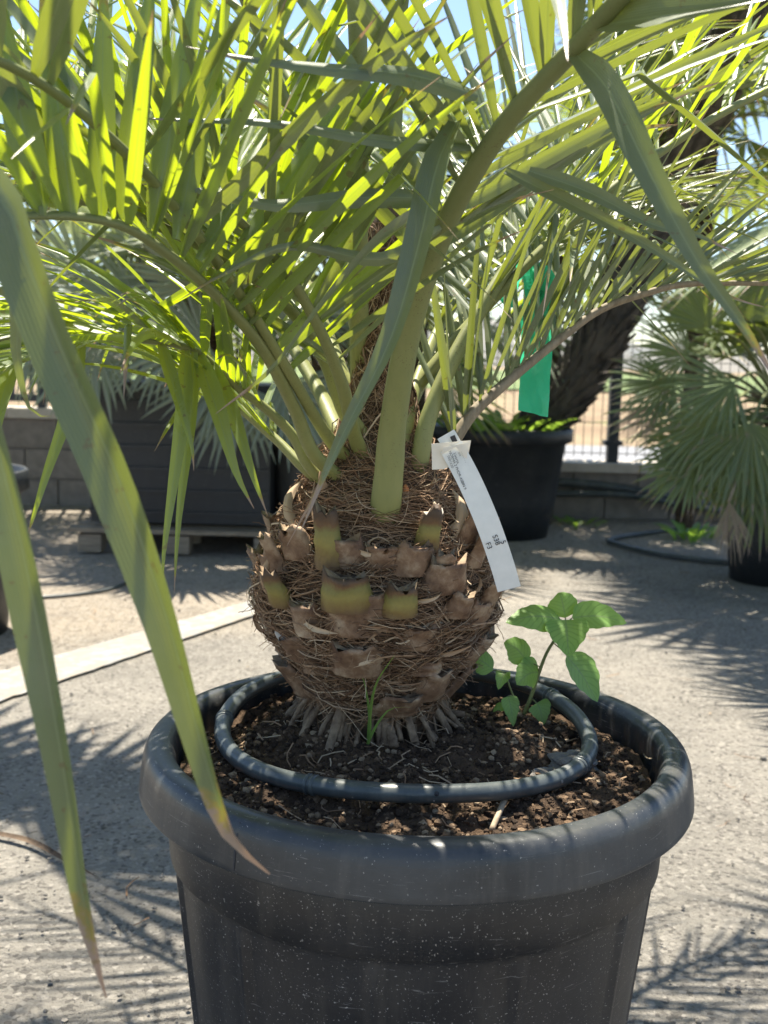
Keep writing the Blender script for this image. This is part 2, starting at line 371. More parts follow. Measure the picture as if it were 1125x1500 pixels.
def leaflets_of(pts, inward, n_pairs, L, W, start=.3, vang=30, droop=.25, amin=28, amax=62, rng=None, sides=(1, -1), jit=1.0, lenfn=None, rb=(0, 1)):
    """pinnate leaflets along a rachis: list of MB"""
    rng = rng or random; out = []; N = len(pts)
    for k in range(n_pairs):
        u = start + (1 - start) * (k + .5) / n_pairs
        for sd in sides:
            uu = min(.999, max(start * .9, u + rng.uniform(-.4, .4) / n_pairs))
            x = uu * (N - 1); i = min(N - 2, int(x)); p = pts[i].lerp(pts[i + 1], x - i)
            T = (pts[min(i + 2, N - 1)] - pts[max(i - 1, 0)]).normalized()
            up = Vector((0, 0, 1)) + inward * .8
            S = T.cross(up).normalized(); Nn = S.cross(T).normalized()
            rel = (uu - start) / (1 - start)
            ang = R(amax + (amin - amax) * rel + rng.uniform(-7, 7) * jit)
            va = R(vang + rng.uniform(-14, 14) * jit)
            d = (T * math.cos(ang) + (S * sd * math.cos(va) + Nn * math.sin(va)) * math.sin(ang)).normalized()
            ll = L * (lenfn(rel) if lenfn else (.62 + .38 * math.sin(math.pi * min(1, rel * 1.25 + .12))) * (1 - .45 * max(0, rel - .7) / .3))
            ll *= rng.uniform(.86, 1.1)
            dr = droop * rng.uniform(.5, 1.5); kink = rng.random() < .10; kp = rng.uniform(.35, .7)
            path = []; q = p.copy(); dd = d.copy(); ns = 10
            for s in range(ns):
                path.append(q.copy())
                t = s / (ns - 1)
                dd = (dd + Vector((0, 0, -1)) * dr * (.06 + .34 * t * t) * (1 - abs(dd.z) * .3)).normalized()
                if kink and abs(t - kp) < .06: dd = (dd + Vector((rng.uniform(-.3, .3), rng.uniform(-.3, .3), -1.1))).normalized()
                q = q + dd * (ll / (ns - 1))
            wd = T - d * T.dot(d)
            wd = Matrix.Rotation(R(rng.uniform(-38, 38)), 3, d) @ wd
            out.append(blade(path, W * rng.uniform(.82, 1.15) * (1 - .35 * rel), wd, rng.uniform(*rb), rng.uniform(.18, .5), R(rng.uniform(-35, 35))))
    return out
# ================================================================== SETTING
def sheet(name, x0, x1, y0, y1, z, m_, kind='structure', lab=None):
    b = MB(); [b.vert(p) for p in ((x0, y0, z), (x1, y0, z), (x1, y1, z), (x0, y1, z))]; b.face((0, 1, 2, 3))
    return mk(name, b, m_, None, False, kind=kind)
sheet('field', -3000, 3000, -40, 4000, -.10, M['field'])
WALL_Y = 6.75
yard = MB()
NX, NY = 60, 60
for j in range(NY + 1):
    for i in range(NX + 1):
        x = -14 + 28 * i / NX; y = -8 + (WALL_Y + .1 + 8) * j / NY
        yard.vert((x, y, .004 * noise.noise((x * .9, y * .9, 3)) + (.03 * max(0, (y - 5.9)) * (1 + noise.noise((x * 2, y * 2, 0))))))
for j in range(NY):
    for i in range(NX): k = j * (NX + 1) + i; yard.face((k, k + 1, k + NX + 2, k + NX + 1))
mk('ground', yard, M['ground'], None, True, kind='structure')
sheet('road', -400, 400, 8.4, 14.6, -.09, M['road'])
sheet('crop_strip', -900, 900, 46, 240, -.06, M['crop'])
hb = MB()
prev = None
for i in range(121):
    x = -1500 + 25 * i; h = 14 + 26 * (noise.noise((x * .004, 1.3, 0)) + .6) + 8 * noise.noise((x * .02, 4, 0))
    a = hb.vert((x, 900, -1)); b_ = hb.vert((x, 960, max(4, h) * .8)); c_ = hb.vert((x, 1100, max(5, h)))
    if prev: hb.face((prev[0], a, b_, prev[1])); hb.face((prev[1], b_, c_, prev[2]))
    prev = (a, b_, c_)
mk('hills', hb, M['hill'], None, True, kind='structure')
# painted line on the yard
A0, A1, B0, B1 = G(-60, 1004), G(378, 880), G(-60, 1052), G(392, 897)
lb = MB(); dirl = (A1 - A0)
for i in range(41):
    t = i / 40
    e = .022 * noise.noise((i * .9, 0, 0)); e2 = .022 * noise.noise((i * .9, 5, 0))
    for p in (A0.lerp(A1, t) + Vector((0, e, .009)), B0.lerp(B1, t) + Vector((0, e2, .009))): lb.vert(p)
for i in range(40): lb.face((2 * i + 1, 2 * i + 3, 2 * i + 2, 2 * i))
mk('painted_line', lb, M['line'], None, False, kind='structure')

# ------------------------------------------------------------------ wall, fence
def block_wall(name, label, x0, x1, courses, bh, bl, capH, y=WALL_Y, th=.2):
    w_ = thing(name, label, 'wall', ((x0 + x1) / 2, y, 0))
    core = MB(); core.box(((x0 + x1) / 2, y, courses * bh / 2), x1 - x0 - .01, th - .03, courses * bh - .004)
    mk('mortar_core', core, M['mortar'], w_, False)
    me = None
    for r_ in range(courses):
        x = x0 + (bl / 2 if r_ % 2 else 0) - bl
        while x < x1:
            a, b_ = max(x, x0), min(x + bl, x1)
            if b_ - a > .05:
                q = MB(); q.box(((a + b_) / 2, y + random.uniform(-.003, .003), bh * (r_ + .5)), b_ - a - .012, th, bh - .012)
                mk('block', q, M['block'], w_, False)
            x += bl
    x = x0
    while x < x1 - .01:
        b_ = min(x + .5, x1); q = MB(); q.box(((x + b_) / 2, y, courses * bh + capH / 2), b_ - x - .006, th + .06, capH)
        mk('coping_slab', q, M['coping'], w_, False); x += .5
    return courses * bh + capH
HR = block_wall('block_wall', 'low pale concrete block wall under the wire fence, right of the potted palm', .55, 4.8, 2, .155, .40, .055)
HL = block_wall('block_wall', 'taller shaded concrete block wall under the bar railing, on the left', -4.8, .54, 3, .185, .40, .06)
fen = thing('wire_fence', 'welded wire mesh fence with dark steel posts on the low right wall', 'fence', (2.5, WALL_Y, HR))
for px in (893, 1420):
    bx = (px - 562) / F_PX * WALL_Y; b = MB(); b.box((bx, WALL_Y - .02, HR + .85), .065, .065, 1.7); o = mk('post', b, M['metal'], fen, False)
    for zz in (.12, .72, 1.3):
        c = MB(); c.box((bx, WALL_Y - .02, HR + zz), .11, .09, .03); mk('clamp', c, M['metal'], o, False)
b = MB(); x = .62
while x < 4.6:
    b.tube([(x, WALL_Y + .03, HR + .03), (x, WALL_Y + .03, HR + 1.62)], .0026, 4); x += .055
for k in range(9): z = HR + .05 + k * .19; b.tube([(.6, WALL_Y + .036, z), (4.6, WALL_Y + .036, z)], .003, 4)
mk('wire_mesh', b, M['wire'], fen, False)
ral = thing('bar_railing', 'dark metal bar railing standing on the taller left wall', 'railing', (-2, WALL_Y, HL))
for px in (205, 60, 330, 450): 
    bx = (px - 562) / F_PX * WALL_Y; b = MB(); b.box((bx, WALL_Y, HL + .72), .05, .05, 1.44); mk('post', b, M['metal'], ral, False)
for zz in (.06, .78, 1.42):
    b = MB(); b.box((-2.1, WALL_Y - .04, HL + zz), 5.2, .03, .045); mk('rail', b, M['metal'], ral, False)
x = -4.6
while x < .4:
    b = MB(); b.box((x, WALL_Y - .004, HL + .74), .022, .022, 1.36); mk('bar', b, M['metal'], ral, False); x += .115
# pipes along the wall, hoses on the ground
def cable(name, label, pts, r, m_, cat='hose', n=40):
    o = MB(); o.tube(spline(pts, n), r, 8); q = mk(name, o, m_, None); q['label'] = label; q['category'] = cat; return q
yw = WALL_Y - .13
cable('irrigation_pipe', 'thick black irrigation pipe sagging along the low wall, upper of two', [(.5, yw, .24), (1.1, yw - .02, .245), (1.5, yw - .02, .21), (2.0, yw - .03, .13), (2.6, yw - .05, .07), (3.4, yw - .1, .05)], .026, M['pipe'])
cable('irrigation_pipe', 'thinner black irrigation pipe joining the thick one against the low wall', [(.5, yw - .05, .17), (1.0, yw - .06, .18), (1.45, yw - .075, .185), (1.9, yw - .08, .12), (2.6, yw - .11, .05), (3.2, yw - .2, .03)], .018, M['pipe'])
cable('garden_hose', 'black hose looping over the sandy ground beside the fan palm pot', [G(1180, 832) + Vector((0, 0, .016)), G(1060, 828) + Vector((0, 0, .016)), G(960, 815) + Vector((0, 0, .016)), G(900, 800) + Vector((0, 0, .016)), G(893, 795) + Vector((0, 0, .016)), G(925, 788) + Vector((0, 0, .016)), G(1000, 780) + Vector((0, 0, .018)), G(1060, 778) + Vector((0, 0, .018))], .014, M['pipe'], n=70)
cable('drip_line', 'thin dark drip line lying on the ground at the left', [G(-60, 884) + Vector((0, 0, .008)), G(60, 878) + Vector((0, 0, .008)), G(150, 868) + Vector((0, 0, .008)), G(200, 850) + Vector((0, 0, .008))], .007, M['pipe'], 'hose')

# ------------------------------------------------------------------ background pots
def pot(name, label, c, r, h, m_, soil=True, ribs=0, group=None):
    t = thing(name, label, 'pot', c, group)
    b = MB(); b.lathe([(r * .70, .0), (r * .80, h * .35), (r * .90, h * .86), (r * .965, h * .88), (r, h * .89), (r, h), (r * .97, h * 1.012), (r * .93, h), (r * .90, h * .9), (0.001, h * .88)], c, 48,
                     (lambda rr, z, th, j: rr * (1 + (.008 * math.sin(th * 14) if 0 < j < 3 else 0))))
    b.face(list(range(47, -1, -1)))
    mk('body', b, m_, t)
    s = MB(); rg = s.lathe([(r * .905, h * .915), (r * .5, h * .935), (.01, h * .945)], c, 32); mk('soil', s, M['soil'], t)
    return t
PC = G(-75, 925); pot('plant_pot', 'grey-black round pot with thick rim at the far left edge', PC, .27, .55, M['bgpot'])
MIDP = Vector((.64, 6.1, 0)); pot('plant_pot', 'wide black tub holding the leaning dark palm, before the low wall', MIDP, .40, .60, M['bgpot'])
GP = Vector((-.30, 5.55, 0)); pot('plant_pot', 'plain grey pot half hidden behind the main palm trunk, left side', GP, .31, .60, M['greypot'])
RP = Vector((1.78, 4.9, 0)); pot('plant_pot', 'black pot of the bushy fan palm at the right edge', RP, .27, .60, M['bgpot'])
# black ribbed planter box on a pallet
bp = thing('planter_box', 'large black ribbed plastic planter box raised on a pallet', 'planter', (-.98, 5.55, .14))
b = MB(); b.box((-.98, 5.55, .14 + .33), .86, .7, .64); mk('body', b, M['bgpot'], bp, False)
for k in range(6):
    b = MB(); b.box((-.98, 5.194, .2 + k * .105), .862, .016, .02); mk('rib', b, M['bgpot'], bp, False)
b = MB(); b.box((-.98, 5.55, .80), .92, .76, .04); mk('rim', b, M['bgpot'], bp, False)
pl = thing('pallet', 'weathered wooden pallet under the black planter box', 'pallet', (-.98, 5.5, 0))
for k in range(3):
    for j in range(3):
        b = MB(); b.box((-.98 + (k - 1) * .42, 5.5 + (j - 1) * .32, .055), .11, .10, .085); mk('block', b, M['wood'], pl, False)
for j in range(5):
    b = MB(); b.box((-.98, 5.17 + j * .165, .118), 1.04, .10, .02); mk('board', b, M['wood'], pl, False)

# ------------------------------------------------------------------ fan palms
def fan_blade(hub, d, nrm, rad, nseg, arc, rnd, droop, rng, split=.5):
    mb = MB(); d = d.normalized(); nrm = (nrm - d * nrm.dot(d)).normalized(); s = d.cross(nrm)
    for k in range(nseg):
        a = R(-arc / 2 + arc * (k + .5) / nseg + rng.uniform(-1.5, 1.5)); dr = (d * math.cos(a) + s * math.sin(a) + nrm * .10 * (1 if k % 2 else -1) * .25).normalized()
        ll = rad * (1 - .28 * abs(a / R(arc / 2)) ** 2) * rng.uniform(.9, 1.06)
        wv = (-d * math.sin(a) + s * math.cos(a)); wmax = 2 * ll * split * math.tan(R(arc / nseg / 2)) * 1.08
        pth = []; q = hub.copy(); dd = dr.copy(); dp = droop * rng.uniform(.5, 1.5)
        for i in range(8):
            pth.append(q.copy()); t = i / 7
            dd = (dd + Vector((0, 0, -1)) * dp * t * t * .5 + nrm * .03).normalized(); q = q + dd * ll / 7
        def shp(t, sp=split): return (max(.04, t / sp) if t < sp else max(.02, 1 - ((t - sp) / (1 - sp)) ** 1.3))
        blade(pth, wmax, wv, min(1, max(0, rnd + rng.uniform(-.25, .25))), .55, 0, shp, mb)
    return mb
def fan_palm(name, label, base, crown, trunk_r, leaves, m_, tm='trunk', seed=1, group=None, trunk_pts=None):
    rng = random.Random(seed); t = thing(name, label, 'palm', base, group)
    if trunk_r:
        tp = spline(trunk_pts or [base, base.lerp(crown, .5), crown], 40); b = MB(); b.tube(tp, [trunk_r * (1 + .12 * noise.noise((i * .9, seed, 0))) for i in range(40)], 16)
        tr_ = mk('trunk', b, M[tm], t)
        f = MB()
        for i in range(1, 39):
            for k in range(9):
                th = 2 * math.pi * (k / 9 + (i % 2) / 18) + rng.uniform(-.1, .1); tan = (tp[i + 1] - tp[i - 1]).normalized(); a = tan.orthogonal().normalized(); b2 = tan.cross(a)
                o_ = a * math.cos(th) + b2 * math.sin(th); p0 = tp[i] + o_ * trunk_r * .95
                ln = (tp[1] - tp[0]).length * 1.5
                f.tube([p0, p0 + tan * ln * .6 + o_ * trunk_r * .12, p0 + tan * ln + o_ * trunk_r * rng.uniform(.2, .36)], [trunk_r * .24, trunk_r * .2, trunk_r * .09], 5, rng.random(), True, .5)
        mk('old_leaf_bases', f, M[tm], t, False, kind='stuff')
    for lf in leaves:
        hub, d, nrm, rad = lf[:4]; kind = lf[4] if len(lf) > 4 else m_
        bl = fan_blade(hub, d, nrm, rad, rng.choice((22, 26, 28)), lf[5] if len(lf) > 5 else rng.uniform(170, 230), rng.random(), lf[6] if len(lf) > 6 else .35, rng)
        fo = mk('fan_leaf', bl, M[kind], t)
        mid = crown.lerp(hub, .55) + Vector((0, 0, .12 * (hub - crown).length))
        pt = MB(); rachis_tube(spline([crown, mid, hub], 12), .011, .006, pt); mk('petiole', pt, M['drypet'] if kind == 'deadfan' else M['petiole'], fo)
    return t
def auto_leaves(crown, n, plen, rad, rng, elev=(-20, 75), az=(0, 360)):
    out = []
    for k in range(n):
        a = R(az[0] + (az[1] - az[0]) * (k + rng.random() * .8) / n); e = R(rng.uniform(*elev))
        o_ = Vector((math.cos(a) * math.cos(e), math.sin(a) * math.cos(e), math.sin(e))); hub = crown + o_ * plen * rng.uniform(.8, 1.15)
        d = (o_ + Vector((0, 0, -.45))).normalized(); nrm = Vector((0, 0, 1)) + o_ * -.2 + Vector((rng.uniform(-.4, .4), rng.uniform(-.4, .4), 0))
        out.append((hub, d, nrm, rad * rng.uniform(.85, 1.1)))
    return out
rg = random.Random(5)
# right bushy fan palm
cr = RP + Vector((-.02, 0, .78))
lv = auto_leaves(cr, 26, .40, .42, rg, (-35, 75))
tc = lambda px, py, d: P(px, py, d)
cam_n = lambda h: (CAM - h).normalized() + Vector((0, 0, .5))
for (hx, hy, hd, dx, dz, rr, kd) in ((985, 560, 4.45, -.8, -.25, .30, 'fan'), (1010, 520, 4.5, -.7, .2, .30, 'fan'), (1055, 610, 4.3, -.5, -.8, .36, 'fan'), (1100, 620, 4.2, .0, -1, .38, 'fan'), (1020, 680, 4.3, -.8, -.5, .28, 'fan'),
                                   (1085, 670, 4.35, -.25, -1, .34, 'fan'), (1118, 690, 4.3, .1, -1, .36, 'fan'), (1030, 640, 4.35, -.7, -.7, .32, 'fan'), (1075, 560, 4.3, -.5, -.2, .34, 'fan'), (1040, 480, 4.5, -.3, .7, .32, 'fan'), (1100, 470, 4.5, .2, .8, .36, 'fan'), (970, 590, 4.4, -.75, -.65, .26, 'deadfan'), (1068, 735, 4.1, .1, -1, .24, 'deadfan')):
    h_ = P(hx, hy, hd); lv.append((h_, Vector((dx, -.15, dz)), cam_n(h_), rr, kd, 60 if (kd == 'deadfan') else 150, .5))
fan_palm('fan_palm', 'bushy green fan palm with some dead brown leaves at the right edge', RP + Vector((0, 0, .56)), cr, .06, lv, 'fan', seed=3)
# silver fan palm in the planter box
c1 = Vector((-.95, 5.5, 1.25)); lv = auto_leaves(c1, 20, .5, .50, rg, (-35, 70))
for (hx, hy, dx, dz) in ((330, 540, -.9, -.5), (350, 560, -.3, -1), (300, 500, -.95, .1), (400, 480, .2, .8), (250, 480, -.8, -.6), (200, 440, -.9, .3), (290, 420, -.4, .9), (140, 500, -.6, -.8), (420, 560, .5, -.8), (120, 400, -.5, .6), (60, 470, -.4, -.8), (230, 380, .2, .8)):
    h_ = P(hx, hy, 4.9); lv.append((h_, Vector((dx, -.2, dz)), cam_n(h_), .42, 'silver', 170, .4))
fan_palm('fan_palm', 'silver-blue fan palm growing from the black planter box', Vector((-.85, 5.55, .82)), c1, .07, lv, 'silver', seed=4)
# tall palms behind, on the nursery side of the wall
for (bx, by, hz, seed, nl, lab, mt, rad, gp) in ((-.30, 5.55, 1.30, 7, 20, 'slender fan palm rising from the grey pot behind the main palm', 'fan', .50, .56),
                                      (-2.5, 6.1, 2.1, 8, 22, 'tall fan palm behind the planter box at the upper left', 'fan', .60, 0),
                                      (.12, 6.3, 1.5, 9, 20, 'silvery fan palm seen behind the upper middle of the main palm', 'silver', .55, 0)):
    c_ = Vector((bx, by, hz)); fan_palm('fan_palm', lab, Vector((bx, by, gp)), c_, .08, auto_leaves(c_, nl, .6, rad, random.Random(seed), (-40, 75)), mt, seed=seed)
for (bx, by, hz, sd_, nl, lab, mt) in ((-1.05, 6.35, 1.75, 41, 20, 'dense green fan palm crown behind the planter box', 'fan'), (.95, 6.45, 1.9, 42, 20, 'green fan palm crown behind the green ribbon', 'fan'), (1.75, 6.3, 2.3, 43, 20, 'tall green fan palm by the fence behind the leaning trunk', 'fan')):
    c_ = Vector((bx, by, hz)); fan_palm('fan_palm', lab, Vector((bx, by, 0)), c_, .05, auto_leaves(c_, nl, .55, .55, random.Random(sd_), (-30, 75)), mt, seed=sd_)
c_ = Vector((1.52, 3.2, 1.50)); fan_palm('fan_palm', 'fan palm with backlit yellow-green leaves at the upper right edge', Vector((1.58, 3.3, 0)), c_, .07, auto_leaves(c_, 11, .36, .42, random.Random(21), (-25, 75)), 'fan', seed=21)
# unseen tall palms added outside the view so their crowns dapple the yard
for (bx, by, hz, sd_, lab) in ((1.45, 2.75, 2.9, 51, 'unseen tall fan palm added to shade the yard, right of the view'), (-1.30, 2.45, 2.8, 52, 'unseen tall fan palm added to shade the yard, left of the view'), (1.9, 4.2, 3.2, 53, 'unseen tall fan palm added to shade the ground by the right pot')):
    c_ = Vector((bx, by, hz)); fan_palm('fan_palm', lab, Vector((bx, by, 0)), c_, .08, auto_leaves(c_, 13, .62, .62, random.Random(sd_), (-25, 75)), 'fan', seed=sd_)
# leaning dark trunk
T0, T1, T2, T3 = Vector((.80, 6.1, .54)), P(868, 520, 6.0), P(985, 270, 5.8), P(1085, 20, 5.6)
T4 = P(1150, -160, 5.4)
lv = auto_leaves(T4, 16, .8, .7, random.Random(31), (-60, 60))
for (hx, hy, dx, dz) in ((905, 60, -.5, -.8), (985, 40, -.2, -1), (940, 20, -.8, -.4)):
    h_ = P(hx, hy, 5.2); lv.append((h_, Vector((dx, 0, dz)), cam_n(h_), .45, 'fan', 140, .6))
fan_palm('leaning_palm', 'palm with thick dark leaning trunk rising out of the black tub', T0, T4, .125, lv, 'fan', 'dktrunk', 31, None, [T0, T1, T2, T3, T4])

# weeds
def weed_clump(name, label, c, n, h, spread, seed, cat='weed'):
    rng = random.Random(seed); t = thing(name, label, cat, c)
    for k in range(n):
        a = rng.uniform(0, 6.28); p0 = c + Vector((math.cos(a), math.sin(a), 0)) * spread * rng.uniform(0, 1)
        d = Vector((math.cos(a) * .5, math.sin(a) * .5, 1)).normalized(); L = h * rng.uniform(.4, 1)
        pth = [p0 + d * L * s / 5 + Vector((math.cos(a), math.sin(a), -.6)) * L * .5 * (s / 5) ** 2 for s in range(6)]
        mk('leaf', blade(pth, h * rng.uniform(.16, .34), Vector((-math.sin(a), math.cos(a), 0)), rng.random(), .3, 0, lambda t: max(.03, math.sin(math.pi * (t * .9 + .06)))), M['weed'], t)
weed_clump('weed_clump', 'small light green weed at the foot of the low wall', G(1012, 790), 26, .15, .14, 1)
weed_clump('weed_clump', 'leafy green weeds filling the top of the black tub', Vector((.62, 6.0, .56)), 60, .24, .30, 2)
weed_clump('weed_clump', 'low grassy weeds at the base of the black tub', G(848, 772), 18, .10, .12, 4)
weed_clump('weed_clump', 'bright weeds in the grey pot behind the palm', Vector((-.33, 5.4, .565)), 26, .16, .2, 6)

# ================================================================== MAIN POT
PX, PY, RIMZ = .044, 1.218, .52
pc = Vector((PX, PY, 0))
def wob(th): return 1 + .006 * math.sin(2 * th + .8) + .004 * math.sin(3 * th)
potT = thing('plant_pot', 'big black plastic pot with rolled rim holding the main palm', 'pot', pc)
body = [(.001, .012), (.216, .010), (.223, .0), (.227, .004), (.2675, .388), (.2695, .393), (.2735, .3955), (.2775, .464), (.270, .472)]
def bodyfn(r, z, th, j):
    r *= wob(th)
    if 3 <= j <= 4:
        k = (th * 12 / (2 * math.pi) + .31) % 1
        r += .0045 if (k < .07 or k > .93) else (-.004 if k < .11 or k > .89 else -.0015)
    return r
prof = body[:4] + [(.227 + (.2675 - .227) * t, .004 + .384 * t) for t in (.02, .3, .6, .9, .985)] + body[4:]
def bodyfn2(r, z, th, j):
    r *= wob(th)
    if 4 <= j <= 8:
        k = (th * 12 / (2 * math.pi) + .31) % 1
        r += .0030 if (k < .025 or k > .975) else (-.0030 if k < .045 or k > .955 else -.0010)
    if j > 8: r += .0006 * math.sin(th * 9)
    return r
prof = [(r_ * 1.025, z_) for r_, z_ in prof]
b = MB(); b.lathe(prof, pc, 288, bodyfn2); mk('body', b, M['pot'], potT)
rimp = [(.2700, .4675), (.2990, .4665), (.3040, .4667), (.3052, .4675), (.3056, .4690), (.3050, .474), (.3036, .486), (.3018, .499), (.3002, .506), (.2975, .5125), (.2935, .5168), (.288, .5190), (.281, .5196), (.2755, .5186), (.2715, .5155), (.2690, .5105), (.2672, .503), (.266, .48), (.260, .44), (.25, .40)]
rimp = [(r_ * 1.025, z_) for r_, z_ in rimp]
b = MB(); b.lathe(rimp, pc, 192, lambda r, z, th, j: r * wob(th) + (.0015 * math.sin(th * 60) if j > 15 else 0)); rim = mk('rim', b, M['rim'], potT)
sm = MB(); th = R(236)
for zz, rr in ((.470, .3137), (.487, .3117), (.503, .3088), (.514, .3040)):
    for dth in (-.0035, .0035): sm.vert((PX + (rr) * wob(th) * math.cos(th + dth), PY + rr * wob(th) * math.sin(th + dth), zz))
for i in range(3): sm.face((2 * i, 2 * i + 1, 2 * i + 3, 2 * i + 2))
mk('mould_seam', sm, M['ink'], rim, False)
# soil
TC = Vector((-0.006, 1.315, 0))
def soil_z(x, y):
    d = math.hypot(x - TC.x, y - TC.y); rr = math.hypot(x - PX, y - PY)
    z = .486 + .018 * math.exp(-(d / .14) ** 2) + .016 * noise.noise((x * 14, y * 14, 1)) + .009 * noise.noise((x * 45, y * 45, 2)) + .004 * noise.noise((x * 120, y * 120, 5))
    return z - .004 * max(0, (rr - .2) / .06)
b = MB(); NR, NT = 70, 180; rings = []
for j in range(NR + 1):
    r = .268 * j / NR; rings.append([b.vert((PX + r * wob(2 * math.pi * k / NT) * math.cos(2 * math.pi * k / NT), PY + r * wob(2 * math.pi * k / NT) * math.sin(2 * math.pi * k / NT), soil_z(PX + r * math.cos(2 * math.pi * k / NT), PY + r * math.sin(2 * math.pi * k / NT)))) for k in range(NT)])
for j in range(NR):
    for k in range(NT): b.face((rings[j][k], rings[j][(k + 1) % NT], rings[j + 1][(k + 1) % NT], rings[j + 1][k]))
so_ = mk('soil', b, M['soil'], None, kind='stuff'); so_['label'] = 'dark crumbly soil filling the big black pot'; so_['category'] = 'soil'
ICO = [(0, 0, 1), (.894, 0, .447), (.276, .851, .447), (-.724, .526, .447), (-.724, -.526, .447), (.276, -.851, .447), (.724, .526, -.447), (-.276, .851, -.447), (-.894, 0, -.447), (-.276, -.851, -.447), (.724, -.526, -.447), (0, 0, -1)]
ICF = [(0, 1, 2), (0, 2, 3), (0, 3, 4), (0, 4, 5), (0, 5, 1), (1, 6, 2), (2, 7, 3), (3, 8, 4), (4, 9, 5), (5, 10, 1), (6, 7, 2), (7, 8, 3), (8, 9, 4), (9, 10, 5), (10, 6, 1), (11, 7, 6), (11, 8, 7), (11, 9, 8), (11, 10, 9), (11, 6, 10)]
def lump(mb, c, r, rnd, sq=.75, rng=random):
    k = len(mb.v)
    for v in ICO:
        s = r * rng.uniform(.65, 1.25); mb.vert((c[0] + v[0] * s, c[1] + v[1] * s, c[2] + v[2] * s * sq), (rnd, 0, 0))
    for f in ICF: mb.face([k + i for i in f])
b = MB(); rng = random.Random(2)
for k in range(14000):
    r = .258 * math.sqrt(rng.random()); th = rng.uniform(0, 6.283); x, y = PX + r * math.cos(th), PY + r * math.sin(th)
    s = .0007 + .0046 * rng.random() ** 5
    lump(b, (x, y, soil_z(x, y) + s * .25), s, min(1, rng.random() ** 1.7 + (.18 if noise.noise((x * 9, y * 9, 7)) > .12 else 0)), .8, rng)
mk('soil_crumbs', b, M['clod'], None, False, kind='stuff', label='loose crumbs of soil and fibre lying on the potting soil', category='soil')
b = MB()
for k in range(150):
    r = .25 * math.sqrt(rng.random()); th = rng.uniform(0, 6.283); x, y = PX + r * math.cos(th), PY + r * math.sin(th); a = rng.uniform(0, 6.28); L = rng.uniform(.012, .05)
    q = []
    for i in range(5):
        t = i / 4 - .5; xx, yy = x + math.cos(a) * L * t, y + math.sin(a) * L * t
        q.append((xx + .12 * L * math.sin(i * 1.7 + k), yy, soil_z(xx, yy) + .003 + .004 * math.sin(i * .8 + k)))
    b.tube(q, rng.uniform(.0004, .0011), 4, rng.uniform(.5, 1))
mk('straw_litter', b, M['fibre'], None, False, kind='stuff', label='bits of dry straw and root strewn over the soil', category='litter')
# irrigation ring
RC = Vector((.028, 1.268, 0)); RR = .218
pts = []
for k in range(97):
    th = R(-214 + 300 * k / 96) if False else R(112 + 335 * k / 96)
    x, y = RC.x + RR * math.cos(th) * 1.0, RC.y + RR * math.sin(th) * 1.0
    pts.append(Vector((x + .004 * math.sin(th * 2.3), y + .005 * math.sin(th * 1.7 + 1), .507 + .014 * max(0, math.sin(th)) + .004 * math.sin(th * 3))))
ring = thing('irrigation_ring', 'dark green-grey drip tube ring lying on the soil in the pot', 'irrigation tube', (RC.x, RC.y, .48))
b = MB(); b.tube(pts, .0098, 14); tb = mk('tube', b, M['pipe'], ring)
for k in (19, 38, 63, 79):
    p = pts[k]; t = (pts[k + 1] - pts[k - 1]).normalized()
    for off in (-.004, .003):
        c = MB(); q = p + t * off; c.tube([q - t * .0022, q - t * .0012, q + t * .0012, q + t * .0022], [.0098, .0113, .0113, .0098], 14); mk('collar', c, M['pipe'], ring)
k = 50; hp = min(pts, key=lambda p: (Vector(proj(p)) - Vector((636, 1178))).length); c = MB(); d_ = (CAM - hp).normalized(); c.tube([hp + d_ * .0085, hp + d_ * .0102], .0026, 10); mk('drip_hole', c, M['ink'], ring)
# bark chunk, pieces on the soil
def chunk(name, label, px, py, r, sq, mname, seed, cat):
    p = G(px, py, .485); rng = random.Random(seed); me = bpy.data.meshes.new(name); import bmesh
    bm = bmesh.new(); bmesh.ops.create_icosphere(bm, subdivisions=4, radius=r)
    for v in bm.verts:
        n_ = v.co.normalized(); v.co *= 1 + .35 * noise.noise(n_ * 1.7 + Vector((seed, 0, 0))) + .12 * noise.noise(n_ * 6 + Vector((seed, 3, 0))); v.co.z *= sq; v.co.x *= 1.35
    bm.to_mesh(me); bm.free(); me.materials.append(M[mname]); o = bpy.data.objects.new(name, me); COL.objects.link(o)
    o.location = (p.x, p.y, soil_z(p.x, p.y) + r * sq * .6); o['label'] = label; o['category'] = cat; return o
chunk('bark_chunk', 'grey weathered bark chunk on the soil inside the tube ring', 838, 1128, .022, .6, 'stone', 3, 'bark')
chunk('bark_chunk', 'smaller brown bark piece left of the grey chunk', 797, 1138, .014, .6, 'stone', 8, 'bark')
chunk('soil_clump', 'upright knobbly soil clump near the right rim', 884, 1055, .010, 1.6, 'clod', 5, 'soil')
chunk('soil_clump', 'reddish crumb of soil beside the seedling', 832, 1085, .009, .9, 'clod', 6, 'soil')
def stick(label, pts, r, m_='twig'):
    b = MB(); b.tube(spline(pts, 12), r, 6, .8); o = mk('dry_stalk', b, M[m_], None); o['label'] = label; o['category'] = 'stalk'
S = lambda px, py, dz=.006: (lambda p: Vector((p.x, p.y, soil_z(p.x, p.y) + dz)))(G(px, py, .478))
stick('short pale stalk lying right of the seedling', [S(826, 1098), S(868, 1086, .009)], .0017)
stick('pale straw splinter at the front of the soil', [S(720, 1222), S(740, 1195, .012)], .0032)
stick('curved white root bit against the right inner wall', [S(940, 1100, .012), S(946, 1118, .01), S(960, 1130, .016)], .0012)
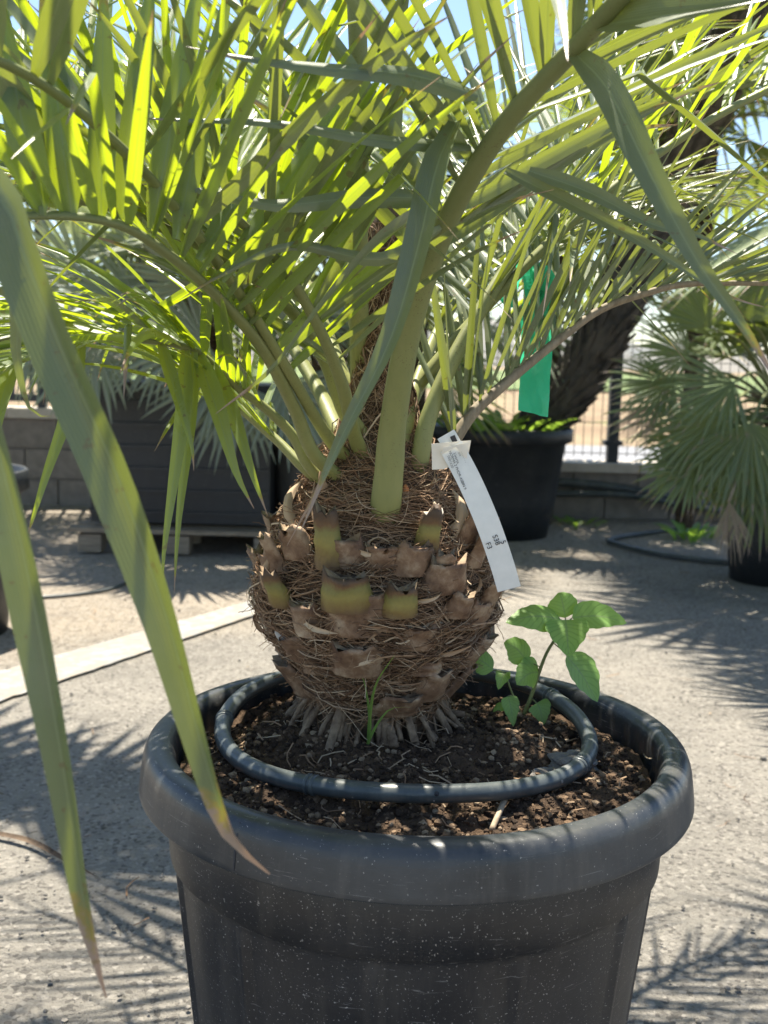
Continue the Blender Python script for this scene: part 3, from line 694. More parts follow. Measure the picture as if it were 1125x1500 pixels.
# ================================================================== MAIN PALM
palm = thing('palm_tree', 'feather palm with fibrous bulbous base growing in the big black pot', 'palm', (TC.x, TC.y, .47))
TP = [(.092, .455), (.088, .49), (.082, .52), (.081, .545), (.095, .572), (.118, .605), (.140, .648), (.136, .69), (.122, .72), (.106, .755), (.088, .79), (.066, .83), (.046, .87), (.032, .92), (.029, .98), (.0275, 1.07), (.016, 1.12)]
def tr_r(z):
    for i in range(len(TP) - 1):
        if TP[i][1] <= z <= TP[i + 1][1]: t = (z - TP[i][1]) / (TP[i + 1][1] - TP[i][1]); return TP[i][0] + (TP[i + 1][0] - TP[i][0]) * t
    return TP[-1][0] if z > 1 else TP[0][0]
zs = [.455 + (1.12 - .455) * i / 110 for i in range(111)]
b = MB(); b.lathe([(tr_r(z), z) for z in zs], (TC.x, TC.y, 0), 120, lambda r, z, th, j: r * (.955 + .15 * noise.noise((math.cos(th) * 3, math.sin(th) * 3, z * 26)) + .06 * noise.noise((math.cos(th) * 11, math.sin(th) * 11, z * 60))))
mk('trunk', b, M['trunk'], palm)
def on_trunk(th, z, off=0.0): r = tr_r(z) + off; return Vector((TC.x + r * math.cos(th), TC.y + r * math.sin(th), z))
# fibre mat
rng = random.Random(9); b = MB()
for k in range(7000):
    th = rng.uniform(0, 6.283); z = .535 + (.80 - .535) * rng.random() if rng.random() < .68 else rng.uniform(.74, 1.09)
    up = z > .84; ns = 7; da = rng.choice((-1, 1)) * rng.uniform(.12, .8) * (.07 / max(.04, tr_r(z))) * (2.0 if not up else 1.2); dz = rng.gauss(0, .022 if rng.random() < .6 else .05) if not up else rng.choice((-1, 1)) * rng.uniform(.01, .07)
    bul = rng.uniform(.001, .010) * (1.3 if not up else .5); curl = rng.uniform(-.014, .014); rad = rng.uniform(.00025, .0007) * (2.2 if rng.random() < .15 else 1); o0 = rng.uniform(-.002, .005) * (1 if not up else .4)
    q = []
    for i in range(ns):
        t = i / (ns - 1); zz = z + dz * t + curl * math.sin(math.pi * t)
        q.append(on_trunk(th + da * t, min(1.1, max(.50, zz)), o0 + (0 if up else .011 * noise.noise((math.cos(th + da * t) * 4, math.sin(th + da * t) * 4, zz * 30))) + bul * math.sin(math.pi * t) ** .8))
    b.tube(q, [rad * (1 - .5 * i / ns) for i in range(ns)], 3, min(1, max(0, rng.gauss(.5, .26))), False)
for k in range(900):      # frizzy loose ends
    th = rng.uniform(0, 6.283); z = rng.uniform(.54, .80); p = on_trunk(th, z, .0); o_ = Vector((math.cos(th), math.sin(th), 0)); d = (o_ + Vector((rng.uniform(-1, 1), rng.uniform(-1, 1), rng.uniform(-.8, .7)))).normalized(); L = rng.uniform(.012, .042)
    q = [p]; dd = d
    for i in range(5): dd = (dd + Vector((rng.uniform(-.4, .4), rng.uniform(-.4, .4), rng.uniform(-.5, .3)))).normalized(); q.append(q[-1] + dd * L / 5)
    b.tube(q, rng.uniform(.0002, .0005), 3, rng.uniform(.3, 1), False)
mk('fibre', b, M['fibre'], palm, False, kind='stuff')
# cut leaf bases
def th_z(px, py):          # front surface of the trunk under a pixel
    r = ray(px, py); best = None
    for i in range(400):
        d = .95 + i * .0012; p = CAM + r * (d / r.y)
        if math.hypot(p.x - TC.x, p.y - TC.y) <= tr_r(p.z): return math.atan2(p.y - TC.y, p.x - TC.x), p.z
    p = CAM + r * (1.31 / r.y); return math.atan2(p.y - TC.y - .01, p.x - TC.x), p.z
def leaf_base(th, z, wdt, h, thick, lean, fresh, seed, label=None, cutpale=False, notch=.0):
    rng = random.Random(seed); b = MB(); o_ = Vector((math.cos(th), math.sin(th), 0)); s = Vector((-math.sin(th), math.cos(th), 0))
    ax = (Vector((0, 0, 1)) + o_ * lean).normalized(); p0 = on_trunk(th, z, -.004 if fresh else -.004); n = 14; rings = []; NR_ = 8
    for j in range(NR_):
        t = j / (NR_ - 1); c = p0 + ax * h * t; ring = []; wj = wdt * (1 - .28 * t) * .5; tj = thick * (1 - .25 * t)
        for k in range(n):
            a = 2 * math.pi * k / n; x = math.cos(a) * wj; y = math.sin(a) * tj * (.9 if math.sin(a) > 0 else .35)
            y -= (x / (wdt * .5)) ** 2 * wdt * .16
            x *= 1 + .10 * noise.noise((j * .5, k * .9, seed)); y += .004 * noise.noise((j * .8, k * .5, seed + 9))
            jag = (rng.uniform(-.20, .16) * h if j == NR_ - 1 else 0) + (-notch * h * math.exp(-(x / (wdt * .22)) ** 2) if j == NR_ - 1 else 0)
            ring.append(b.vert(c + s * x + o_ * (y + thick * .4 + .001 * rng.uniform(-1, 1)) + ax * jag, (fresh, t, k / n)))
        rings.append(ring)
    for j in range(NR_ - 1):
        for k in range(n): b.face((rings[j][k], rings[j][(k + 1) % n], rings[j + 1][(k + 1) % n], rings[j + 1][k]))
    cc = b.vert(p0 + ax * (h * (.93 - notch)) + o_ * thick * .5, (fresh, 1, 0))
    for k in range(n): b.face((rings[-1][k], rings[-1][(k + 1) % n], cc), 1)
    o = mk('leaf_base', b, [M['boot'], M['coping'] if cutpale else M['cut']], palm)
    if label: o['label'] = label
hero = [(484, 832, .036, .075, .018, .18, 1, 'tall green cut leaf stub', False, .1), (510, 893, .066, .052, .024, .35, 1, 'wide yellow cut leaf base', False, .28), (584, 900, .044, .042, .022, .4, 1, 'small yellow-orange cut leaf base', False, .2),
        (622, 806, .032, .052, .017, .32, 1, 'brown-green stub with pale cut top', True, 0), (418, 888, .034, .052, .016, .5, 1, None, False, .1), (664, 902, .040, .034, .018, .5, 0, None, False, .25), (538, 968, .040, .028, .016, .5, 0, None, False, .3),
        (640, 850, .034, .04, .014, .5, 0, None, False, .1), (455, 930, .05, .045, .014, .4, 0, None, False, .2), (610, 950, .05, .035, .014, .5, 0, None, False, .2), (700, 900, .034, .055, .014, .6, 0, None, False, .2), (392, 930, .034, .05, .014, .6, 0, None, False, .2),
        (690, 830, .03, .06, .012, .45, 0, None, False, .2), (412, 835, .03, .05, .012, .5, 0, None, False, .2), (560, 830, .05, .03, .012, .4, 0, None, False, .3), (530, 990, .06, .02, .014, .5, 0, None, False, .2), (620, 985, .055, .022, .016, .5, 0, None, False, .1), (462, 985, .05, .025, .012, .5, 0, None, False, .1)]
for i, (px, py, w_, h_, t_, ln, fr, lab, pale, nt_) in enumerate(hero):
    th, z = th_z(px, py); leaf_base(th, z, w_, h_, t_, ln, fr, 40 + i, lab, pale, nt_)
for row in range(5):
    for k in range(9):
        if rng.random() < .22: continue
        th = 2 * math.pi * (k + .5 * (row % 2) + .11 * row) / 9 + rng.uniform(-.2, .2); zz = .540 + .044 * row + rng.uniform(-.014, .014)
        leaf_base(th, zz, rng.uniform(.045, .078), rng.uniform(.034, .062), rng.uniform(.008, .014) * (1.7 if row < 2 else 1), (rng.uniform(.25, .75) if row > 1 else rng.uniform(.6, 1.0)) * (1 if row < 3 else .5), 0, 120 + row * 20 + k, None, rng.random() < .15, rng.uniform(0, .4))
for k in range(12):
    leaf_base(R(10 + 160 * (k + .5) / 12), .60 + .12 * ((k * 7) % 5) / 4, .045, .05, .016, .45, 0, 80 + k)
# papery sheath strips curling off
rng = random.Random(17)
for (px, py, px2, py2, w_) in ((400, 870, 430, 795, .014), (440, 800, 395, 805, .012), (440, 770, 452, 700, .02), (640, 890, 690, 840, .012), (700, 880, 716, 835, .012), (385, 890, 402, 930, .012), (600, 880, 640, 862, .010), (560, 960, 505, 975, .012), (450, 905, 500, 925, .010), (655, 780, 650, 715, .022), (610, 770, 625, 730, .012), (520, 800, 560, 812, .010), (480, 720, 500, 660, .02), (630, 960, 690, 925, .012)):
    th, z = th_z(px, py); th2, z2 = th_z(px2, py2); pth = []
    for i in range(9):
        t = i / 8; pth.append(on_trunk(th + (th2 - th) * t, z + (z2 - z) * t, .006 + .014 * math.sin(math.pi * t * .9)))
    mk('sheath_strip', blade(pth, w_, Vector((rng.uniform(-.3, .3), -.2, 1)) if abs(px - px2) > abs(py - py2) else Vector((1, -.2, 0)), rng.uniform(.55, 1), .5, R(rng.uniform(-50, 50)), lambda t, k_=px: (.55 + .45 * noise.noise((t * 5, k_, 0))) * (1 if t < .7 else 1.02 - (t - .7) * 3.2)), M['fibre'], palm)
for k in range(46):
    th = R(rng.uniform(170, 370)); z = rng.uniform(.55, .78); th2 = th + rng.choice((-1, 1)) * rng.uniform(.15, .6); z2 = z + rng.uniform(-.03, .03); w_ = rng.uniform(.003, .010); out_ = rng.uniform(.004, .02)
    pth = [on_trunk(th + (th2 - th) * t / 9, z + (z2 - z) * t / 9 + .012 * math.sin(t * .5 + k), .004 + out_ * (t / 9) ** 2) for t in range(10)]
    mk('sheath_strip', blade(pth, w_, Vector((0, 0, 1)), rng.uniform(.35, 1), .6, R(rng.uniform(-120, 120)), lambda t, k_=k: (.6 + .5 * noise.noise((t * 6, k_, 2))) * (1 - .8 * t)), M['fibre'], palm)
for (px, py) in ((667, 825), (591, 716), (584, 580)):
    th, z = th_z(px, py); b = MB(); lump(b, on_trunk(th, z, .006), .006, .5, 1.2, rng); mk('orange_scar', b, M['orange'], palm)
# roots
for k in range(72):
    th = 2 * math.pi * k / 72 + rng.uniform(-.08, .08); z0 = rng.uniform(.510, .552); r1 = rng.uniform(.086, .120); ra = rng.choice((.0025, .0038, .005, .0065)) * rng.uniform(.8, 1.2)
    e = Vector((TC.x + r1 * math.cos(th), TC.y + r1 * math.sin(th), 0)); e.z = soil_z(e.x, e.y) - .008 if rng.random() < .75 else .505
    a_ = on_trunk(th, z0, -.004); m_ = a_.lerp(e, .5) + Vector((math.cos(th), math.sin(th), 0)) * rng.uniform(-.002, .007)
    q = spline([a_, m_, e], 12)
    b = MB(); b.tube(q, [ra * (1 + .35 * noise.noise((i_ * .9, k * 3.1, 0))) * (1 - .15 * i_ / 11) for i_ in range(12)], 8, rng.random(), True, .8); mk('root', b, M['root'], palm)

# ------------------------------------------------------------------ fronds
ALL = []         # (frond object, leaflet MB)
def frond(ctrl, r0, r1, n_pairs, L, W, start, seed, m_='petiole', vang=30, droop=.25, amin=26, amax=62, flat=.72, sides=(1, -1), world=False, label=None, pw=.8, lenfn=None, rb=(0, 1)):
    cps = [P(*c) for c in ctrl] if not world else list(ctrl)
    if not world: cps = [cps[0].lerp(Vector((TC.x, TC.y, cps[0].z)), .65) - Vector((0, 0, .045))] + cps
    pts = spline(cps, 52)
    b = rachis_tube(pts, r0, r1, None, .5, flat, 12, pw)
    fo = mk('frond', b, M[m_], palm)
    if label: fo['label'] = label
    c = pts[24]; inw = Vector((TC.x - c.x, TC.y - c.y, 0)); inw = inw.normalized() if inw.length > .01 else Vector((0, 1, 0))
    for q in leaflets_of(pts, inw, n_pairs, L, W, start, vang, droop, amin, amax, random.Random(seed), sides, lenfn=lenfn, rb=rb): ALL.append((fo, q))
    return fo
# front petiole rising towards the camera and to the upper right
f1 = frond([(563, 757, 1.222), (570, 690, 1.205), (577, 610, 1.185), (603, 470, 1.13), (655, 325, 1.06), (738, 185, .98), (850, 62, .90), (960, -60, .82), (1090, -200, .76)], .0185, .006, 26, .36, .0165, .46, 1, vang=28, droop=.30, label='thick front petiole rising to the upper right')
# left fronds
f2 = frond([(462, 668, 1.23), (432, 600, 1.19), (385, 512, 1.11), (318, 434, 1.02), (240, 368, .94), (164, 326, .88), (45, 316, .83), (-90, 340, .78)], .0105, .004, 22, .34, .0140, .30, 2, vang=42, droop=.16, amax=72, amin=40)
f3 = frond([(505, 600, 1.25), (478, 530, 1.22), (440, 470, 1.20), (395, 425, 1.17), (345, 388, 1.13), (268, 348, 1.09), (150, 300, 1.05), (20, 290, 1.02), (-120, 310, 1.0)], .0115, .004, 25, .38, .0120, .28, 3, vang=40, droop=.2, amax=70, amin=38)
f4 = frond([(458, 690, 1.26), (430, 640, 1.25), (398, 606, 1.24), (352, 570, 1.22), (318, 540, 1.20), (285, 514, 1.18), (228, 500, 1.15), (130, 497, 1.1), (20, 530, 1.06)], .0100, .0035, 26, .27, .0125, .36, 4, vang=14, droop=.42, amax=52, amin=30)
# right fronds
f5 = frond([(610, 690, 1.27), (625, 620, 1.27), (655, 545, 1.29), (695, 470, 1.32), (748, 385, 1.36), (820, 285, 1.42), (925, 190, 1.5), (1030, 140, 1.55), (1150, 112, 1.6)], .0130, .004, 30, .36, .0110, .28, 5, vang=34, droop=.22)
f6 = frond([(648, 670, 1.30), (690, 608, 1.31), (742, 560, 1.33), (808, 506, 1.36), (877, 455, 1.38), (945, 430, 1.38), (1010, 416, 1.38), (1130, 415, 1.36)], .0125, .004, 34, .34, .0105, .14, 6, 'drypet', vang=52, droop=.15, amax=50, amin=28, label='dry grey-brown lower petiole on the right')
# back fronds and crown
f7 = frond([(585, 620, 1.36), (625, 540, 1.45), (690, 455, 1.58), (785, 375, 1.76), (900, 310, 1.95), (1020, 290, 2.1)], .013, .005, 36, .42, .0110, .2, 7, vang=30)
f8 = frond([(520, 620, 1.38), (490, 520, 1.5), (430, 380, 1.68), (350, 250, 1.86), (230, 150, 2.05), (80, 110, 2.2)], .013, .005, 26, .45, .0115, .25, 8, vang=30)
f9 = frond([(530, 560, 1.33), (525, 400, 1.24), (526, 200, 1.14), (522, 0, 1.08), (505, -200, 1.1), (450, -420, 1.15)], .0150, .009, 14, .40, .015, .72, 9, vang=35, droop=.12, label='upright grey-green central petiole')
f10 = frond([(562, 560, 1.34), (572, 380, 1.34), (578, 200, 1.33), (590, 0, 1.32), (630, -200, 1.28)], .0125, .006, 6, .42, .013, .6, 10, vang=35, droop=.1, label='upright yellow-green young petiole')
f11 = frond([(500, 640, 1.37), (460, 560, 1.44), (380, 440, 1.52), (270, 330, 1.62), (120, 270, 1.7), (-60, 250, 1.78)], .012, .005, 24, .40, .0115, .25, 11, vang=30)
f12 = frond([(560, 620, 1.38), (590, 480, 1.52), (640, 330, 1.68), (730, 190, 1.85), (860, 90, 2.0), (1010, 40, 2.15)], .012, .005, 24, .44, .0110, .3, 12, vang=30)
f13 = frond([(545, 600, 1.37), (520, 420, 1.46), (470, 220, 1.58), (390, 60, 1.7), (270, -50, 1.8), (100, -100, 1.9)], .012, .005, 24, .44, .0120, .3, 13, vang=28)
# frond whose rachis passes out of frame to the left, close to the lens
f14 = frond([(480, 640, 1.24), (420, 540, 1.14), (330, 400, 1.02), (200, 240, .90), (40, 110, .79), (-140, 60, .70), (-330, 110, .62)], .0085, .004, 9, .34, .019, .4, 14, vang=40, droop=.2, sides=(1, -1), amax=70, amin=45)
f15 = frond([(450, 690, 1.28), (400, 640, 1.30), (300, 560, 1.32), (180, 500, 1.33), (70, 480, 1.33), (-60, 520, 1.33)], .0095, .0035, 38, .30, .0115, .22, 15, vang=10, droop=.5)
f16 = frond([(520, 640, 1.24), (500, 560, 1.17), (462, 470, 1.10), (405, 380, 1.05), (320, 300, 1.01), (215, 250, .99), (90, 240, .97)], .0095, .0035, 17, .32, .0115, .32, 16, vang=22, droop=.3)
f17 = frond([(590, 640, 1.27), (612, 560, 1.34), (650, 470, 1.45), (715, 385, 1.56), (810, 320, 1.66), (930, 290, 1.75), (1060, 300, 1.84)], .0095, .0035, 36, .32, .0105, .30, 17, vang=24, droop=.3)
CB = Vector((TC.x, TC.y + .02, .86))
for k, (az, el, ln) in enumerate(((10, 50, 1.2), (165, 50, 1.25), (75, 36, 1.35), (232, 66, 1.25))):
    a, e = R(az), R(el); h = Vector((math.cos(a), math.sin(a), 0)); q = CB.copy(); cp = [q.copy()]
    for s_ in range(6):
        d = h * math.cos(e) + Vector((0, 0, 1)) * math.sin(e); q = q + d * ln / 6; cp.append(q.copy()); e -= R(6 + 3.2 * s_)
    frond(cp, .011, .004, 32, .42, .0115, .25, 60 + k, vang=32, droop=.2, world=True)
def hero_leaflet(fo, ctrl, W, wdir, rnd=.3, fold=.25, twist=0, n=16, shape=None):
    pth = spline([P(*c) for c in ctrl], n); ALL.append((fo, blade(pth, W, Vector(wdir), rnd, fold, R(twist), shape)))
SHADED = [f5, f6, f7, f12, f1, f14, f17, f16]  # fronds whose leaflets carry shade in their colour
tip = lambda t: min(1, .55 + t * 3) * (1 if t < .45 else max(.015, 1 - ((t - .45) / .55) ** 1.25))
tip2 = lambda t: min(1, .5 + t * 4) * (1 if t < .3 else max(.02, 1 - ((t - .3) / .7) ** 1.1 * .98))
# near drooping leaflets at the left
hero_leaflet(f14, [(-70, 250, .70), (0, 290, .68), (35, 380, .665), (90, 520, .66), (170, 700, .655), (240, 900, .65), (290, 1080, .648), (312, 1155, .648), (340, 1225, .652), (396, 1280, .66)], .031, (1, -.25, .15), .25, .55, 8, 26, lambda t: min(1, .75 + t * 2) * (1 if t < .5 else max(.05, 1 - ((t - .5) / .42) * .62 if t < .9 else .38 - (t - .9) * 3.2)))
hero_leaflet(f14, [(-120, 480, .66), (-40, 560, .645), (10, 720, .635), (50, 900, .63), (90, 1120, .625), (118, 1300, .625), (135, 1380, .627), (156, 1462, .63)], .024, (1, -.3, 0), .2, .55, -10, 24, lambda t: (1 if t < .45 else max(.05, 1 - ((t - .45) / .45) * .6 if t < .88 else .42 - (t - .88) * 3.2)))
hero_leaflet(f14, [(-60, 30, .80), (0, 110, .82), (50, 190, .85), (95, 300, .90)], .020, (.8, 0, .6), .8, .3, 10, 14, tip)
hero_leaflet(f14, [(-60, 420, .85), (20, 430, .86), (25, 520, .87), (45, 600, .88), (82, 610, .89)], .012, (1, 0, 0), .9, .5, 0, 14, tip2)
# tall glowing leaflets standing on the left frond
for (x0, y0, x1, y1, d0, d1, w_) in ((148, 318, 152, -40, .87, .90, .021), (180, 322, 225, -60, .89, .92, .022), (222, 335, 300, -70, .92, .95, .022), (258, 350, 345, -60, .94, 1.0, .020), (60, 316, -10, -30, .83, .84, .026), (105, 318, 60, -40, .85, .86, .024), (290, 380, 480, 90, .97, 1.08, .019), (325, 412, 560, 60, 1.0, 1.1, .018)):
    hero_leaflet(f2, [(x0, y0, d0), ((x0 * .6 + x1 * .4), y0 * .6 + y1 * .4, (d0 + d1) / 2 - .01), (x1, y1, d1)], w_, (1, .35, .1), random.uniform(.3, 1), .35, random.uniform(-20, 20), 12)
# hanging leaflets of the lower left frond
for (c, w_) in (([(272, 512, 1.17), (268, 600, 1.14), (252, 720, 1.12), (240, 810, 1.11), (238, 868, 1.11)], .016), ([(285, 516, 1.17), (278, 620, 1.15), (262, 760, 1.13), (255, 870, 1.12)], .013), ([(235, 502, 1.15), (262, 590, 1.12), (280, 650, 1.11), (284, 690, 1.11)], .014),
               ([(290, 518, 1.18), (318, 600, 1.14), (345, 690, 1.12), (372, 745, 1.12)], .021), ([(310, 532, 1.19), (342, 610, 1.16), (372, 700, 1.14), (392, 755, 1.14)], .017), ([(120, 500, 1.1), (100, 600, 1.06), (66, 700, 1.04), (36, 800, 1.03)], .015), ([(20, 525, 1.06), (0, 600, 1.02), (-10, 680, 1.0)], .016)):
    hero_leaflet(f4, c, w_, (1, .3, 0), random.uniform(.3, .9), .35, random.uniform(-15, 15), 14, tip2)
# long leaflets of the front frond
for (c, w_, wd, rn) in (([(668, 178, .985), (640, 240, .95), (612, 360, .93), (570, 500, .925), (500, 640, .925), (440, 780, .93)], .026, (1, -.5, .1), .2), ([(655, 185, .99), (632, 250, .96), (590, 400, .94), (548, 540, .935), (478, 690, .94), (420, 800, .945)], .018, (1, .5, .1), .15),
                      ([(640, 300, 1.05), (560, 350, .99), (470, 450, .96), (400, 540, .95), (316, 606, .95)], .019, (.5, -.3, 1), .3), ([(700, 140, .96), (600, 110, .90), (480, 100, .87), (360, 85, .85), (272, 68, .85)], .019, (.1, .5, 1), .1),
                      ([(690, 215, 1.0), (560, 205, .95), (400, 180, .92), (280, 176, .91), (180, 172, .91)], .013, (.1, .6, 1), .2), ([(640, 290, 1.06), (520, 290, 1.0), (400, 300, .97), (260, 272, .95), (198, 270, .95)], .018, (.1, .3, 1), .6),
                      ([(838, 74, .91), (890, 130, .87), (950, 250, .84), (1020, 380, .82), (1090, 480, .81), (1150, 580, .80)], .0235, (1, -.3, .5), .1), ([(880, 36, .88), (980, 20, .83), (1080, 5, .80), (1200, -25, .78)], .026, (.1, .6, 1), .05),
                      ([(740, 250, 1.0), (840, 300, .98), (950, 360, .97), (1060, 430, .97), (1120, 450, .97)], .013, (.3, .2, 1), .4), ([(775, 250, .98), (860, 280, .96), (960, 330, .95), (1010, 340, .95), (1080, 372, .95)], .014, (.2, .2, 1), .2),
                      ([(655, 330, 1.06), (560, 380, 1.02), (430, 360, 1.0), (330, 400, .99), (262, 440, .99)], .013, (.4, 0, 1), .5)):
    hero_leaflet(f1, c, w_, wd, rn, .32, random.uniform(-12, 12), 18, tip2)
# the pieces that show largest stay single, the rest is one mass
def shown(mb):
    pr = [proj(v) for v in mb.v]; a = 0
    for f in mb.f:
        q = [pr[i] for i in f]
        if None in q: continue
        cx = sum(p[0] for p in q) / 4; cy = sum(p[1] for p in q) / 4
        if not (0 < cx < 1125 and 0 < cy < 1500): continue
        a += abs(sum(q[i][0] * q[(i + 1) % 4][1] - q[(i + 1) % 4][0] * q[i][1] for i in range(4))) / 2
    return a
rank = sorted(((shown(q), i) for i, (fo, q) in enumerate(ALL)), reverse=True)
single = set(i for a, i in rank[:290]); rest = MB()
for i, (fo, q) in enumerate(ALL):
    if i in single: mk('leaflet', q, M['shadeleaflet' if fo in SHADED else 'leaflet'], fo)
    else:
        q.m = [1 if fo in SHADED else 0] * len(q.f); rest.add(q)
mk('leaflet_mass', rest, [M['leaflet'], M['shadeleaflet']], palm, kind='stuff')

# ------------------------------------------------------------------ tag, ribbon
tag = thing('plant_tag', 'long white plastic plant tag with a cream label hanging from a petiole', 'tag', P(660, 650, 1.20))
def strip(name, ctrl, W, m_, n=16, parent=tag, wd=None):
    pts = spline([P(*c) for c in ctrl], n); b = MB(); rows = []
    for i, p in enumerate(pts):
        t = (pts[min(i + 1, n - 1)] - pts[max(0, i - 1)]).normalized(); v = (CAM - p).normalized(); s = t.cross(v).normalized()
        rows.append([b.vert(p - s * W / 2 - v * .0004), b.vert(p + s * W / 2 - v * .0004), b.vert(p + s * W / 2 + v * .0002), b.vert(p - s * W / 2 + v * .0002)])
    for i in range(n - 1):
        for k in range(4): b.face((rows[i][k], rows[i][(k + 1) % 4], rows[i + 1][(k + 1) % 4], rows[i + 1][k]))
    b.face(rows[0][::-1]); b.face(rows[-1]); return mk(name, b, m_, parent, False)
TD = 1.185
st = strip('strip', [(661, 654, TD), (688, 705, TD - .006), (714, 765, TD - .010), (735, 825, TD - .006), (746, 863, TD)], .0262, M['paper'])
strip('folded_end', [(668, 662, TD + .004), (653, 636, TD + .008)], .021, M['paper'], 4)
def quad(name, pxs, d, m_, parent, th=.0006):
    b = MB(); f = [b.vert(P(x, y, d)) for x, y in pxs]; g = [b.vert(P(x, y, d) + Vector((0, th, 0))) for x, y in pxs]
    b.face(f); b.face(g[::-1])
    for i in range(len(f)): b.face((f[i], g[i], g[(i + 1) % len(f)], f[(i + 1) % len(f)]))
    return mk(name, b, m_, parent, False)
quad('cream_label', [(632, 650), (633, 688), (651, 687), (685, 673), (690, 645)], TD + .0012, M['cream'], tag)
quad('stamp', [(659, 640), (666, 637), (670, 646), (663, 649)], TD + .003, M['ink'], tag, .0002)
quad('cream_label', [(646, 666), (650, 655), (686, 648), (684, 672), (678, 668), (668, 655)], TD - .0035, M['cream'], tag)
def text(s, px, py, px2, py2, size_px, d, m_):
    """lettering running from one pixel towards another on the tag face"""
    a, b_ = P(px, py, d), P(px2, py2, d); x = (b_ - a).normalized(); v = (CAM - a).normalized(); y = v.cross(x).normalized(); z = x.cross(y)
    cu = bpy.data.curves.new('lettering', 'FONT'); cu.body = s; cu.size = size_px * d / F_PX * 1.38; cu.extrude = .00008; cu.materials.append(m_)
    tmp = bpy.data.objects.new('tmp', cu); COL.objects.link(tmp); me = bpy.data.meshes.new_from_object(tmp.evaluated_get(bpy.context.evaluated_depsgraph_get())); bpy.data.objects.remove(tmp)
    o = bpy.data.objects.new('lettering', me); COL.objects.link(o); o.parent = tag; mm = Matrix((x, y, z)).transposed().to_4x4(); mm.translation = a + v * .0012 - root_of(tag).location
    o.matrix_local = mm
dT = TD - .0095
text('5', 733, 793, 739, 808, 8, dT, M['ink']); text('S38', 721, 785, 730, 808, 8, dT, M['ink']); text('F3', 711, 796, 717.5, 812, 8, dT, M['ink'])
text('Livorta', 664, 664, 676, 696, 4.2, TD - .005, M['ink']); text('NORMA 2 PHOR-ASBIN 9 €5', 657, 661, 682, 722, 4.0, TD - .0055, M['ink']); text('0001630', 655, 668, 662, 688, 4.0, TD - .005, M['greyink'])
text('pot', 671, 663, 674, 671, 3.2, TD - .005, M['greyink']); text('- - - - - - -', 675, 662, 683, 682, 3.2, TD - .005, M['greyink'])
rb = thing('plastic_ribbon', 'bright green plastic ribbon tied among the right fronds', 'ribbon', P(786, 385, 1.42))
def rib(ctrl, W, tw, n=22):
    pts = spline([P(*c) for c in ctrl], n)
    bl = MB(); rows = []
    for i, p in enumerate(pts):
        t = i / (n - 1); tan = (pts[min(i + 1, n - 1)] - pts[max(0, i - 1)]).normalized(); s = Matrix.Rotation(R(tw * t + 14 * math.sin(t * 9)), 3, tan) @ tan.cross(Vector((0, -1, 0))).normalized()
        wv = W * (.45 + .55 * min(1, t * 2.5)); e = .1 * W * math.sin(i * 2.3) if i == n - 1 else 0
        rows.append([bl.vert(p + s * wv * k + tan.cross(s) * .0035 * math.sin(k * 9 + t * 14) + tan * (.004 * math.sin(k * 23) if i == n - 1 else 0)) for k in (-.5, -.25, 0, .25, .5)])
    for i in range(n - 1):
        for k in range(4): bl.face((rows[i][k], rows[i][k + 1], rows[i + 1][k + 1], rows[i + 1][k]))
    return bl
mk('tail', rib([(786, 388, 1.42), (784, 440, 1.40), (786, 500, 1.40), (783, 560, 1.40), (781, 606, 1.40)], 0.040, 22), M['ribbon'], rb)
mk('loop', rib([(786, 388, 1.42), (800, 410, 1.40), (795, 440, 1.40), (782, 430, 1.40), (778, 400, 1.42)], .030, 40), M['ribbon'], rb)
mk('loop', rib([(786, 390, 1.43), (760, 400, 1.45), (742, 430, 1.46), (748, 450, 1.46)], .028, -60), M['ribbon'], rb)

# ------------------------------------------------------------------ seedling and grass in the pot
sb = S(764, 1066, -.004)
sd = thing('seedling', 'broad-leaved green seedling growing at the right of the soil', 'plant', sb)
DS = sb.y
stem = spline([sb, P(778, 1020, DS), P(797, 965, DS), P(812, 938, DS), P(830, 915, DS)], 20)
b = MB(); b.tube(stem, [.0028 - .0010 * i / 19 for i in range(20)], 8); mk('stem', b, M['petiole'], sd)
side = spline([P(768, 1058, DS - .01), P(760, 1040, DS - .015), P(748, 1010, DS - .02), P(740, 985, DS - .02)], 10); b = MB(); b.tube(side, .0012, 6); mk('stem', b, M['petiole'], sd)
def ovate(pb, pt, W, wd, rnd, sag=.006, fold=.18):
    pb, pt = Vector(pb), Vector(pt); pth = []; nrm = (pt - pb).cross(Vector(wd)).normalized()
    for i in range(14): t = i / 13; pth.append(pb.lerp(pt, t) + Vector((0, 0, 1)) * sag * math.sin(math.pi * t))
    return blade(pth, W, Vector(wd), rnd, fold, 0, lambda t: max(.02, (math.sin(math.pi * t ** .62) ** .75) * (1 - .10 * math.sin(t * 26) * t)))
